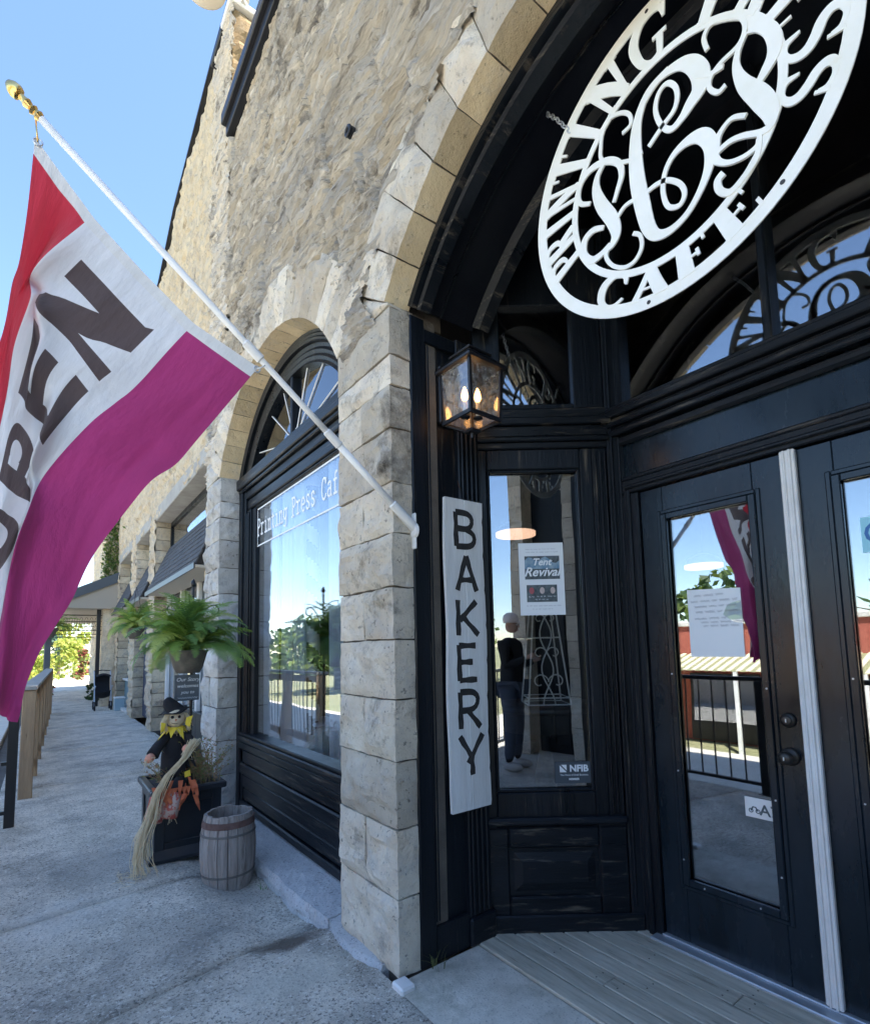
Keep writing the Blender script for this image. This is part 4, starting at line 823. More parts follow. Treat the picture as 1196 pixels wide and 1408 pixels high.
def mixc(f,a,b):
    q=N(n,'ShaderNodeMix',data_type='RGBA'); Lk(f,q.inputs[0])
    for i,c in((6,a),(7,b)):
        if isinstance(c,tuple): q.inputs[i].default_value=(*c,1)
        else: Lk(c,q.inputs[i])
    return q.outputs[2]
c=mixc(Mt('GREATER_THAN',S_,.245),(.64,.045,.075),(.80,.80,.82))
c=mixc(mk,c,(.115,.085,.085))
c=mixc(Mt('GREATER_THAN',S_,.665),c,(.46,.05,.20))
c=mixc(Mt('LESS_THAN',TQ,.035),c,(.80,.79,.77))
wv=N(n,'ShaderNodeTexNoise'); wv.inputs['Scale'].default_value=2.5; Lk(um.outputs[0],wv.inputs['Vector'])
mr=N(n,'ShaderNodeMapRange'); mr.inputs[1].default_value=.3; mr.inputs[2].default_value=.7; mr.inputs[3].default_value=.88; mr.inputs[4].default_value=1.06; Lk(wv.outputs[0],mr.inputs[0])
hs=N(n,'ShaderNodeHueSaturation'); Lk(mr.outputs[0],hs.inputs['Value']); Lk(c,hs.inputs['Color']); c=hs.outputs[0]
nb=N(n,'ShaderNodeTexNoise'); nb.inputs['Scale'].default_value=18; nb.inputs['Detail'].default_value=5; mpn=N(n,'ShaderNodeMapping'); mpn.inputs['Scale'].default_value=(1.4,.5,1); mpn.inputs['Rotation'].default_value=(0,0,.6); Lk(um.outputs[0],mpn.inputs[0]); Lk(mpn.outputs[0],nb.inputs['Vector'])
bp=N(n,'ShaderNodeBump'); bp.inputs['Strength'].default_value=.6; bp.inputs['Distance'].default_value=.016; Lk(nb.outputs[0],bp.inputs['Height']); Lk(bp.outputs[0],pb.inputs['Normal'])
Lk(c,pb.inputs['Base Color']); Lk(c,tl.inputs[0]); Lk(pb.outputs[0],ms.inputs[1]); Lk(tl.outputs[0],ms.inputs[2]); Lk(ms.outputs[0],out.inputs[0])
cl=mb.build('cloth',M_FLAG,flg,True,fix=False)
ul=cl.data.uv_layers.new(name='UVMap'); flat=[q for r_ in uv for q in r_]
vi=np.empty(len(cl.data.loops),np.int32); cl.data.loops.foreach_get('vertex_index',vi); ul.data.foreach_set('uv',np.array(flat)[vi].reshape(-1))
for p in((-.075,1.975,3.05),(.632,1.975,2.505)):
    MB().tube([(p[0]+.012*math.cos(t),p[1],p[2]+.012*math.sin(t)) for t in np.linspace(0,6.283,13)],.003,6,cap=False).build('grommet',M_ALU,flg,True)
MB().tube([(-.075,1.975,3.05),(-.080,1.968,3.085),(-.083,1.98,3.125)],.0028,6).build('flag_clip',M_BRASS,flg,True)
MB().tube([(.632,1.975,2.505),(.655,1.968,2.52),(.672,1.98,2.545)],.0028,6).build('flag_clip',M_WHITE,flg,True)
# ---------------------------------------------------------------- printed things on the glass
def text(body,size,M4,m,parent,name,shear=0,ext=.0004,align='CENTER',bold=0,space=1):
    cu=bpy.data.curves.new(name,'FONT'); cu.body=body; cu.size=size; cu.align_x=align; cu.align_y='CENTER'; cu.shear=shear; cu.extrude=ext; cu.offset=bold; cu.space_character=space; cu.resolution_u=3
    o=bpy.data.objects.new(name,cu); COL.objects.link(o); dg=bpy.context.evaluated_depsgraph_get(); me=bpy.data.meshes.new_from_object(o.evaluated_get(dg)); bpy.data.objects.remove(o)
    me.transform(M4); me.transform(Matrix.Translation(-ORG[parent])); me.materials.clear(); me.materials.append(m)
    q=bpy.data.objects.new(name,me); COL.objects.link(q); q.parent=parent; ORG[q]=ORG[parent]; return q
def frame(o,right,up): # matrix with local x=right,y=up, z=out
    r_=Vector(right).normalized();u_=Vector(up).normalized();z=r_.cross(u_); return Matrix(((r_.x,u_.x,z.x,o[0]),(r_.y,u_.y,z.y,o[1]),(r_.z,u_.z,z.z,o[2]),(0,0,0,1)))
M_PAPER=mat('white_paper',(.80,.83,.84),rough=.6); M_PINK=mat('print_blue',(.10,.22,.34),(.35,.45,.5),rough=.6,scale=30); M_PDARK=mat('print_dark',(.04,.055,.06),(.12,.15,.16),rough=.6,scale=40)
M_PGREY=mat('print_grey',(.35,.36,.40),rough=.6); M_SKIN=mat('print_portrait',(.45,.35,.32),(.62,.52,.48),rough=.6,scale=60); M_RED=mat('print_red',(.40,.10,.11),rough=.6)
def SP(u,z,d=0): return SPL(u,-.030+d,z)
fl=root('event_flyer',SP(.335,1.56),'white paper event flyer with blue mountain picture taped inside the narrow side window','flyer')
def spq(mb,u0,u1,z0,z1,d0,d1): 
    mb.T=lambda u,z,d:SP(u,z,d); mb.box(u0,u1,z0,z1,d0,d1); return mb
FU0,FU1,FZ0,FZ1=.217,.452,1.556,1.938
spq(MB(),FU0,FU1,FZ0,FZ1,0,.0008).build('paper',M_PAPER,fl)
spq(MB(),FU0+.030,FU1-.022,1.745,1.868,.0008,.0012).build('picture',M_PDARK,fl)
mb=MB(); pts=[(FU0+.03,1.80),(FU0+.03,1.85)]+[(FU0+.03+.183*i/10,1.845+.014*math.sin(i*1.3)+.01*math.sin(i*.4)) for i in range(11)]+[(FU1-.022,1.80)]
mb.T=lambda u,z,d:SP(u,z,d); mb.poly([(p[0],p[1],.0012) for p in pts],(0,0,.0003)); mb.build('mountains',M_PINK,fl)
e_=Vector((.8,-.6,0)); 
text('Tent',.052,frame(SP(.335,1.835,.0018),e_,(0,0,1)),M_PAPER,fl,'title',.3,bold=.0012)
text('Revival',.066,frame(SP(.335,1.782,.0018),e_,(0,0,1)),M_PAPER,fl,'title',.35,bold=.0014)
spq(MB(),FU0+.036,FU1-.040,1.625,1.715,.0008,.0012).build('picture',M_PDARK,fl)
for i in range(3):
    mb=MB(); c0=(FU0+.062+i*.055,1.685)
    mb.T=lambda u,z,d:SP(u,z,d); mb.poly([(c0[0]+.013*math.cos(t),c0[1]+.018*math.sin(t),.0012) for t in np.linspace(0,6.0,12)],(0,0,.0003)); mb.build('portrait',M_SKIN if i else M_RED,fl)
def squiggle(x0,x1,z,amp,parent,m,wr,F_):
    mb=MB(); u=x0
    while u<x1:
        L=wr.choice((3,4,6,7)); pts=[F_(min(u+q*amp*.55,x1+.004),z+amp*math.sin(q*1.9+wr.random())*(.6+.5*wr.random())) for q in range(L*2+1)]
        mb.tube(pts,amp*.22,3); u+=L*2*amp*.55+amp*1.6
    mb.build('small_print',m,parent)
wr=random.Random(5)
for u0,u1,z in((.253,.415,1.905),(.253,.418,1.889),(.25,.425,1.605),(.28,.38,1.588)): squiggle(u0,u1,z,.0032,fl,M_PGREY,wr,lambda a,b:SP(a,b,.0010))
for u0,u1,z in((.262,.29,1.652),(.305,.345,1.654),(.36,.40,1.654),(.295,.36,1.638)): squiggle(u0,u1,z,.0036,fl,M_PAPER,wr,lambda a,b:SP(a,b,.0016))
st=root('member_sticker',SP(.455,.755),'dark grey rectangular window sticker reading NFIB low in the narrow side window','sticker')
M_STK=mat('sticker_grey',(.055,.07,.085),rough=.5)
spq(MB(),.360,.552,.700,.806,0,.0008).build('backing',M_STK,st)
text('NFIB',.046,frame(SP(.482,.772,.0012),e_,(0,0,1)),M_PAPER,st,'lettering',bold=.0016)
mb=MB(); mb.T=lambda u,z,d:SP(u,z,d); mb.poly([(.385,.755,.0008),(.385,.790,.0008),(.420,.755,.0008)],(0,0,.0005)); mb.poly([(.392,.792,.0008),(.420,.792,.0008),(.420,.763,.0008)],(0,0,.0005)); mb.build('emblem',M_PAPER,st)
text('The Voice of Small Business.',.0125,frame(SP(.458,.741,.0011),e_,(0,0,1)),M_PAPER,st,'lettering')
text('MEMBER',.014,frame(SP(.456,.720,.0011),e_,(0,0,1)),M_PAPER,st,'lettering',bold=.0004)
nt_=root('paper_notice',(2.43,1.14,1.48),'white handwritten paper notice taped on the left door glass','notice')
mb=MB(); rows=[]
for i in range(9):
    z=1.330+.302*i/8; rows.append([(2.4345-.0015*math.sin(i*.9)-.001*math.sin(j*.8),1.257-.236*j/6,z+(.012*(1-j/6) if i==8 else 0)) for j in range(7)])
mb.grid(rows); mb.build('paper',M_PAPER,nt_,True,fix=False)
M_PEN=mat('faded_pen',(.22,.24,.28),rough=.7)
rg=random.Random(3)
for li,(z,a,b) in enumerate(((1.612,1.225,1.10),(1.585,1.242,1.045),(1.560,1.225,1.08),(1.535,1.222,1.075),(1.505,1.228,1.085),(1.487,1.20,1.04),(1.470,1.19,1.06))):
    mb=MB(); y=a
    while y>b:
        L=rg.choice((2,3,4,5)); pts=[]
        for q in range(L*4+1): pts.append((2.4318,y-q*.0028,z+.0045*math.sin(q*1.9+rg.random())*(1+.4*rg.random())))
        mb.tube(pts,.0008,3); y-=L*4*.0028+.010
    mb.build('handwriting',M_PEN,nt_)
rs=root('blue_door_card',(2.43,.52,1.78),'pale turquoise card inside the glass of the right door at the frame edge','card')
MB().box(2.4335,2.4345,.40,.583,1.716,1.848).build('card',mat('turquoise_card',(.35,.72,.82),rough=.6),rs)
text('O',.12,frame((2.4322,.53,1.782),(0,-1,0),(0,0,1)),mat('card_blue',(.05,.18,.45),rough=.6),rs,'lettering')
pl=root('number_plate',(2.434,1.01,.68),'small white vehicle number plate against the lower glass of the left door','number plate')
MB().box(2.4335,2.4350,.90,1.068,.655,.737,.0005).build('plate',M_WHITE,pl)
text('A7',.062,frame((2.4325,.975,.690),(0,-1,0),(0,0,1)),M_PDARK,pl,'lettering',bold=.001)
mb=MB(); 
for cy in(1.045,1.018): mb.tube([(2.433,cy+.008*math.cos(t),.683+.008*math.sin(t)) for t in np.linspace(0,6.28,9)],.002,4,cap=False)
mb.tube([(2.433,1.045,.683),(2.433,1.036,.699),(2.433,1.026,.698),(2.433,1.018,.683)],.003,4); mb.build('motorcycle_emblem',M_PDARK,pl)
# window lettering: slab typewriter letters, white, on the display glass
LCW={'r':[([(.2,0),(.2,.62)],0),([(.2,.45),(.36,.62),(.56,.58)],1),([(.02,0),(.42,0)],0),([(.02,.62),(.2,.62)],0)],
'i':[([(.3,0),(.3,.62)],0),([(.08,.62),(.3,.62)],0),([(.05,0),(.55,0)],0),([(.28,.84),(.32,.84)],0)],
'n':[([(.15,0),(.15,.62)],0),([(.15,.46),(.30,.62),(.46,.56),(.48,.4),(.48,0)],1),([(0,0),(.28,0)],0),([(.36,0),(.62,0)],0),([(0,.62),(.15,.62)],0)],
't':[([(.25,.85),(.25,.15),(.34,.0),(.52,.06)],1),([(.05,.60),(.5,.60)],0)],
'g':[([(.46,.56),(.30,.64),(.12,.52),(.10,.30),(.22,.12),(.38,.12),(.47,.28)],1),([(.47,.62),(.47,-.10),(.36,-.26),(.12,-.22)],1),([(.47,.61),(.62,.61)],0)],
'e':[([(.10,.33),(.50,.33),(.48,.52),(.32,.64),(.14,.54),(.08,.3),(.16,.08),(.34,-.01),(.52,.10)],1)],
's':[([(.46,.48),(.42,.60),(.26,.64),(.12,.54),(.16,.38),(.38,.28),(.48,.14),(.36,.0),(.18,.0),(.08,.14)],1)],
'a':[([(.12,.54),(.28,.64),(.44,.54),(.44,.0)],1),([(.44,.34),(.2,.34),(.08,.18),(.16,.02),(.32,.02),(.44,.14)],1),([(.44,0),(.58,0)],0)],
'f':[([(.52,.88),(.36,.92),(.26,.76),(.26,0)],1),([(.06,.60),(.46,.60)],0),([(.06,0),(.48,0)],0)],
'P':[([(.15,0),(.15,.92)],0),([(.02,.92),(.36,.92),(.52,.80),(.50,.56),(.34,.46),(.15,.46)],1),([(.0,0),(.34,0)],0)],
'C':[([(.52,.66),(.44,.88),(.28,.94),(.12,.78),(.06,.46),(.14,.12),(.30,-.01),(.46,.06),(.55,.22)],1),([(.53,.66),(.53,.94)],0)]}
wl=root('window_lettering',(1.494,3.7,2.34),'white typewriter lettering Printing Press Cafe between two white lines on the arched window','lettering')
y=4.615
M_VIN=mat('white_vinyl',(.85,.86,.86),rough=.5)
for ch in 'Printing Press Cafe':
    if ch!=' ':
        mb=MB(); h=.20; w=.083/.62
        for k,(p,c) in enumerate(LCW[ch]):
            pp=smooth(p,4) if c else [tuple(np.array(p[0])+(np.array(p[-1])-np.array(p[0]))*i/2) for i in range(3)]
            ribbon(mb,pp,.105,lambda a,b,d,y=y:(1.4965-d,y-a*w*1.0,2.425+b*.155),.0010,off=.0001*k)
        mb.build('letter',M_VIN,wl)
    y-=.0895
for z in(2.333,2.664): MB().box(1.4945,1.4965,2.88,4.61,z-.006,z+.006).build('white_line',M_VIN,wl)
MB().box(1.4945,1.4965,4.602,4.611,2.345,2.652).build('white_line',M_VIN,wl)
# ---------------------------------------------------------------- ground
gr=MB().add([(-600,-600,-1.86),(600,-600,-1.86),(600,900,-1.86),(-600,900,-1.86)],[(0,1,2,3)]).build('ground',mat('far_ground',(.20,.22,.10),(.30,.28,.16),rough=1,scale=.2),fix=False); tag(gr,kind='structure')
rd=MB().box(-9.5,-2.4,-60,90,-1.9,-1.84).build('street',M_ROAD); tag(rd,kind='structure')
sw=root('pavement',(0,3,0),kind='structure')
def sst(t): t=min(1,max(0,t)); return t*t*(3-2*t)
def dip(x,y): return .065*sst((x-.75)/.3)*sst((y-2.45)/.45)*(1-sst((y-4.9)/.4))
JL=[(-6,0),(-2.4,.05),(.9,.10),(2.46,.225),(3.64,.13),(7.22,.03),(9.75,.02),(12.6,.0),(16,0),(20,0),(25,0),(31,0),(38,0),(48,0)]
for i in range(len(JL)-1):
    (a,sa),(b,sb)=JL[i],JL[i+1]; xl=-.50 if a<6 else -.30; xr=1.66 if a>4.9 else (1.30 if a>1.4 else 1.235); g=.006
    if a>=15: xl,xr=-.1,3.2
    nx,ny=18,max(6,int((b-a)/.09)) if a<7 else 10
    rows=[]
    for j in range(ny+1):
        v=j/ny; r_=[]
        for k in range(nx+1):
            x=xl+(xr-xl)*k/nx; y=(a+g+sa*x)*(1-v)+(b-g+sb*x)*v
            z=.007*float(fbm(np.array([x*1.7,y*1.7,2.2]),3,3))-.004
            if j in(0,ny) : z-=.006
            z-=dip(x,y)
            r_.append((x,y,z))
        if j==0: rows.append([(p[0],p[1]-.003,p[2]-.05) for p in r_])
        rows.append(r_)
        if j==ny: rows.append([(p[0],p[1]+.003,p[2]-.05) for p in r_])
    MB().grid(rows).build('slab',M_CONC,sw,True)
MB().box(-.50,3.2,-6,48,-1.9,-.15).build('slab_bed',M_MORT,sw)
le=MB().box(-2.4,-.52,-8,40,-1.9,-.06,.01).build('kerb_terrace',mat('sunlit_concrete',(.58,.54,.46),(.68,.63,.54),rough=.95,scale=2)); tag(le,kind='structure')
th=root('entry_floor',(1.7,1,0),kind='structure')
mb=MB(); rows=[]
for j in range(41):
    y=-.42+2.40*j/40; r_=[]
    for k in range(13):
        x=1.222+(1.692-1.222)*k/12
        r_.append((x,y,.001+.006*float(fbm(np.array([x*4,y*4,1.]),6,3))))
    rows.append(r_)
mb.grid(rows); mb.build('threshold_slab',M_CONC2,th,True,fix=False)
MB().box(1.215,1.285,1.90,1.985,-.01,.022,.008).build('loose_threshold_piece',M_WHITE,th)
mb=MB(); mb.T=None
x=1.70; k=0; bw=.094
while x<2.42:
    x1=min(x+bw-.006,2.44)
    # trim each board against both splayed sides
    def yl(xx): return 2.02-.75*(xx-1.80)+.03 if xx>1.80 else 2.03
    ymax=yl(x); ymin=1.58-ymax
    cuts=[ymin]+({2:[1.43],3:[.7],5:[1.05],6:[.35]}.get(k,[]))+[ymax]
    for a,b in zip(cuts[:-1],cuts[1:]):
        m_=MB(); z=.012+random.uniform(-.0015,.0015)
        m_.box(x,x1,a+.0015,b-.0015,-.012,z,.003); m_.build('deck_board',M_DECK,th)
        n_=[]
        for yy in (a+.05,b-.05,(a+b)/2):
            for dx in(.022,.066): n_.append((x+dx,yy))
        q=MB()
        for px_,py_ in n_: q.lathe([(0,.0008),(.0035,.0008),(.004,-.001)],(px_,py_,z),6)
        q.build('nail_head',M_INK,th)
    x+=bw;k+=1
MB().box(1.692,2.44,-.45,2.03,-.05,-.014).build('deck_joist',M_MORT,th)
rg=random.Random(77); mb=MB()
for k in range(420):
    if k<260: y=rg.uniform(2.1,5.0); x=1.20-abs(rg.gauss(0,.05))
    else: x=rg.uniform(-.2,1.15); y=rg.uniform(1.6,5)
    r_=rg.uniform(.0015,.005); z=.002+.007*float(fbm(np.array([x*1.7,y*1.7,2.2]),3,3))-dip(x,y)
    mb.add([(x-r_,y,z),(x,y-r_,z),(x+r_,y,z),(x,y+r_,z),(x,y,z+r_*1.1)],[(0,1,4),(1,2,4),(2,3,4),(3,0,4)])
o=mb.build('grit',mat('grit',(.30,.28,.24),(.12,.10,.08),rough=1,scale=40),loc=(1,3,0),fix=False); tag(o,kind='stuff',label='fine grit and crumbs gathered on the pavement along the wall',cat='grit')
# grass tufts
def tuft(name,loc,label,n,h,col,sp=.03):
    t=root(name,loc,label,'weeds'); rg=random.Random(int(loc[0]*100))
    m=mat('tuft_'+name,col,rough=.7,transl=.3)
    for i in range(n):
        a=rg.uniform(0,6.28); l=h*rg.uniform(.5,1); d=sp*rg.uniform(.3,1.4); x0=loc[0]+sp*.5*math.cos(a+1);y0=loc[1]+sp*.5*math.sin(a+1); w=.0022
        pts=[(x0+d*s_*s_*1.6*math.cos(a),y0+d*s_*s_*1.6*math.sin(a),loc[2]+l*(s_-.25*s_*s_*s_)) for s_ in (0,.33,.66,1)]
        mb=MB(); rows=[]
        for q,p in enumerate(pts): ww=w*(1-q/3.2); rows.append([(p[0]-ww*math.sin(a),p[1]+ww*math.cos(a),p[2]),(p[0]+ww*math.sin(a),p[1]-ww*math.cos(a),p[2])])
        mb.grid(rows); mb.build('blade',m,t,fix=False)
tuft('grass_tuft',(1.44,1.955,0),'small tuft of green and straw grass at the foot of the black corner post',16,.13,(.16,.17,.06),.05)
tuft('green_weed',(1.10,3.22,0),'little bright green weed growing from the pavement beside the barrel',9,.07,(.06,.22,.05),.03)
# ---------------------------------------------------------------- barrel
bc=(1.0,3.60,-.066)
ba=root('wooden_barrel',bc,'small weathered grey wooden barrel with rusty hoops standing on the pavement','barrel')
M_STV=mat('weathered_stave',(.23,.20,.18),(.38,.34,.31),rough=.85,scale=5,stretch=(6,6,.5),bump=.9,bscale=20,col3=(.13,.105,.09),s3=6,t3=(.55,.68),bdist=.006)
M_HOOP=mat('rusty_hoop',(.10,.055,.045),(.17,.10,.085),rough=.8,scale=12,bump=.4,bscale=60)
def bR(z): return .142+.026*math.sin(math.pi*min(max(z/.45,0),1))**.9
NSV=17
rg=random.Random(4)
for i in range(NSV):
    t0=2*math.pi*i/NSV; t1=t0+2*math.pi/NSV; g=.011; zo=rg.uniform(-.006,.006); ro=rg.uniform(-.0015,.0015)
    rows=[]
    for j in range(9):
        z=.0+(.445+zo)*j/8; r_=bR(z)+ro; ri=r_-.014; tm=(t0+t1)/2
        P=lambda r,t:(bc[0]+r*math.cos(t),bc[1]+r*math.sin(t),bc[2]+z)
        rows.append([P(r_-.0025,t0+g),P(r_,t0+g*2.2),P(r_+.001,tm),P(r_,t1-g*2.2),P(r_-.0025,t1-g),P(ri,t1-g*.5),P(ri,t0+g*.5)])
    mb=MB(); mb.grid(rows,close=True); mb.add(rows[0]+rows[-1],[tuple(range(7)),tuple(range(13,6,-1))]); mb.build('stave',M_STV,ba)
for z0,z1,m_ in((.375,.412,M_HOOP),(.325,.337,mat('grey_hoop',(.13,.12,.11),rough=.7)),(.085,.097,MATS.get('grey_hoop',M_HOOP))):
    MB().lathe([(bR(z0)+.001,z0),(bR(z0)+.005,z0),(bR(z1)+.005,z1),(bR(z1)+.001,z1)],bc,40).build('hoop',MATS['grey_hoop'] if m_ is not M_HOOP else M_HOOP,ba,'auto')
MB().lathe([(0,.34),(.128,.34),(.13,.33),(0,.33)],bc,24).build('barrel_soil',mat('dark_soil',(.05,.045,.04),(.12,.10,.09),rough=1,scale=30,bump=1,bscale=40),ba)
MB().lathe([(0,.006),(.125,.006)],bc,24).build('barrel_bottom',M_STV,ba,fix=False)
# ---------------------------------------------------------------- planter
M_PLT=mat('black_planter',(.010,.014,.020),(.016,.020,.027),rough=.38,scale=6,coat=.2)
pa=root('square_planter',(.86,4.34,0),'black square panelled planter box holding dried plants and the scarecrow','planter')
X0,X1,Y0,Y1=.635,1.085,4.05,4.62
def tap(x,y,z,e=.0):
    k=1+.06*(z-.2); return (.86+(x-.86)*k,4.335+(y-4.335)*k,z)
mb=MB();mb.T=tap
mb.box(X0+.02,X1-.02,Y0+.02,Y1-.02,.04,.44,.004)
mb.build('body',M_PLT,pa)
mb=MB();mb.T=tap
for b in((X0+.012,X0+.075,Y0+.010,Y0+.02,.06,.43),(X1-.075,X1-.012,Y0+.010,Y0+.02,.06,.43),(X0+.075,X1-.075,Y0+.010,Y0+.02,.365,.43),(X0+.075,X1-.075,Y0+.010,Y0+.02,.06,.12),
          (X0+.010,X0+.02,Y0+.012,Y0+.09,.06,.43),(X0+.010,X0+.02,Y1-.09,Y1-.012,.06,.43),(X0+.010,X0+.02,Y0+.09,Y1-.09,.365,.43),(X0+.010,X0+.02,Y0+.09,Y1-.09,.06,.12)): mb.box(*b,.004)
mb.build('panel_frame',M_PLT,pa)
mb=MB()
for z0,z1,e0,e1 in((0,.022,-.022,-.022),(.022,.075,-.022,.010)):
    v=[]
    for z,e in((z0,e0),(z1,e1)): v+=[(X0+e,Y0+e,z),(X1-e,Y0+e,z),(X1-e,Y1-e,z),(X0+e,Y1-e,z)]
    mb.add(v,[(0,1,5,4),(1,2,6,5),(2,3,7,6),(3,0,4,7),(4,5,6,7)])
mb.build('flared_base',M_PLT,pa)
mb=MB()
for b in((X0-.02,X1+.02,Y0-.02,Y0+.03,.43,.475),(X0-.02,X1+.02,Y1-.03,Y1+.02,.43,.475),(X0-.02,X0+.03,Y0+.03,Y1-.03,.43,.475),(X1-.03,X1+.02,Y0+.03,Y1-.03,.43,.475)): mb.box(*b,.008)
mb.build('rim',M_PLT,pa); MB().box(X0+.03,X1-.03,Y0+.03,Y1-.03,.42,.45).build('soil',MATS['dark_soil'],pa)
# dried plant
dp=root('dried_plant',(.95,4.3,.45),'tangle of dried brown and olive stems growing in the black planter','plant')
rg=random.Random(11); md=[mat('dry_stem',(.34,.24,.12),rough=.9),mat('olive_leaf',(.24,.27,.09),rough=.8,transl=.3),mat('rust_seed',(.36,.20,.10),rough=.9)]
for k in range(3):
    mb=MB()
    for i in range(60):
        x=rg.uniform(.72,1.07);y=rg.uniform(4.07,4.5);h=rg.uniform(.10,.34)*(1.0 if x>.8 else .6);lx_,ly_=rg.uniform(-.16,.18),rg.uniform(-.12,.10)
        pts=[(x+lx_*s_*s_,y+ly_*s_*s_,.44+h*s_) for s_ in(0,.4,.75,1)]; mb.tube(pts,[.0022,.0018,.0014,.0008],4,m=0)
        for q in range(9):
            s_=rg.uniform(.25,1); p=Vector((x+lx_*s_*s_,y+ly_*s_*s_,.44+h*s_)); d=Vector((rg.uniform(-1,1),rg.uniform(-1,1),rg.uniform(-.3,1))).normalized()*rg.uniform(.015,.035); w=d.orthogonal().normalized()*.005
            mb.add([p,p+d*.5+w,p+d,p+d*.5-w],[(0,1,2,3)],1 if rg.random()<.55 else 2)
    mb.build('stems',md,dp,fix=False)
# ---------------------------------------------------------------- ferns
M_FR=[mat('fern_green',(.22,.36,.06),(.34,.50,.12),rough=.55,scale=6,transl=.35),mat('fern_deep',(.13,.25,.06),(.20,.34,.09),rough=.55,scale=6,transl=.3),mat('fern_lime',(.46,.56,.11),(.55,.62,.18),rough=.55,scale=6,transl=.4)]
def frond_mesh(L,arch,seed,m):
    rg=random.Random(seed); mb=MB(); n=36; pts=[]
    for i in range(n+1):
        s_=i/n; a=arch*s_; # angle from initial elevation 55deg bending down
        pts.append(None)
    p=Vector((0,0,0)); el=R(68); P=[p.copy()]
    for i in range(n): el-=arch/n*(.6+.9*i/n); p=p+Vector((math.cos(el),.02*math.sin(i*.5),math.sin(el)))*(L/n); P.append(p.copy())
    mb.tube(P[::3]+[P[-1]],[.0022]*(len(P[::3]))+[.0008],3,m=0)
    for i in range(2,n):
        s_=i/n; w=L*.155*(math.sin(math.pi*min(1,(s_*.9+.08)))**.7)*rg.uniform(.85,1.1); d=(P[i+1]-P[i]).normalized()
        for sd in(-1,1):
            side=Vector((0,sd,0)); tip=P[i]+side*w+d*w*.30+Vector((0,0,-w*.25*rg.random())); b=L/n*.36
            mid=(P[i]*.45+tip*.55)+Vector((0,0,w*.05))
            mb.add([P[i]-d*b,P[i]+d*b,mid+d*b*.8,tip,mid-d*b*.8],[(0,1,2,4),(4,2,3)])
    return mb.mesh('frond',m)
def fern(name,loc,label,rad,n,seed,pot=True,hang=.5):
    r_=root(name,loc,label,'fern',None); rg=random.Random(seed)
    variants=[frond_mesh(rad*1.28,R(a),seed+i,M_FR[i%3 if seed!=1 else (0,0,1,0,1,2)[i%6]]) for i,a in enumerate((75,98,120,88,110,140))]
    for i in range(n):
        o=bpy.data.objects.new('frond',rg.choice(variants)); COL.objects.link(o); o.parent=r_; ORG[o]=Vector((0,0,0))
        a=2*math.pi*i/n*3.07+rg.uniform(-.2,.2); o.location=(.03*math.cos(a),.03*math.sin(a),rad*.0+rg.uniform(-.01,.03)); k=rg.uniform(.62,1.08)
        up=rg.random()
        o.rotation_euler=(rg.uniform(-.55,.55),rg.uniform(-.35,.75) if up<.62 else rg.uniform(-1.15,-.2),a); o.scale=(k,k,k)
    z=loc[2]
    MB().lathe([(0,-rad*.42),(rad*.20,-rad*.42),(rad*.26,-rad*.30),(rad*.33,-rad*.03),(rad*.35,0),(rad*.30,.0),(0,-.02)],loc,20).build('hanging_pot',mat('grey_pot',(.10,.09,.075),(.17,.15,.12),rough=.8,scale=15) if 'grey_pot' not in MATS else MATS['grey_pot'],r_,True)
    if hang:
        for k in range(3):
            a=2.1*k; MB().tube([(loc[0]+rad*.33*math.cos(a),loc[1]+rad*.33*math.sin(a),z),(loc[0],loc[1],z+hang)],.002,4).build('hanger_wire',M_MET,r_)
    return r_
fern('hanging_fern',(.875,4.26,1.42),'big bright green fern in a hanging pot above the planter and scarecrow',.40,130,1,hang=.36)
fern('hanging_fern',(.97,7.9,1.74),'smaller yellow-green hanging fern further back under the dark awnings',.33,80,2,hang=.55)
fern('hanging_fern',(.10,16.75,2.12),'distant dark hanging fern by the white porch post beyond the fence',.58,80,3,hang=.5)
# stand with scrolls
hk=root('scroll_stand',(.94,4.45,.45),'black iron garden stand with scrolled hooks rising from the planter behind the fern','plant stand')
MB().tube([(.94,4.45,.40),(.94,4.45,1.92)],.011,8).build('pole',M_MET,hk); MB().lathe([(0,0),(.016,.01),(.02,.03),(.012,.05),(0,.07)],(.94,4.45,1.92),12).build('finial',M_MET,hk,True)
for sd in(-1,1):
    pts=[(.94,4.45,1.62)]
    for i in range(40):
        t=i/39; 
        if t<.5: u=t*2; pts.append((.94+sd*(.02+.13*u),4.45-.03*u,1.62+.16*math.sin(u*math.pi/2)))
        else: u=(t-.5)*2; a=math.pi/2-u*4.6; r_=.045*(1-.55*u); pts.append((.94+sd*(.15+r_*math.cos(a)+.0),4.42,1.735+r_*math.sin(a)+.0))
    MB().tube(pts,.006,6).build('scroll',M_MET,hk,True)
MB().tube([(.94,4.45,1.78),(.90,4.36,1.84),(.875,4.28,1.84),(.875,4.26,1.78)],.005,6).build('hook',M_MET,hk,True)
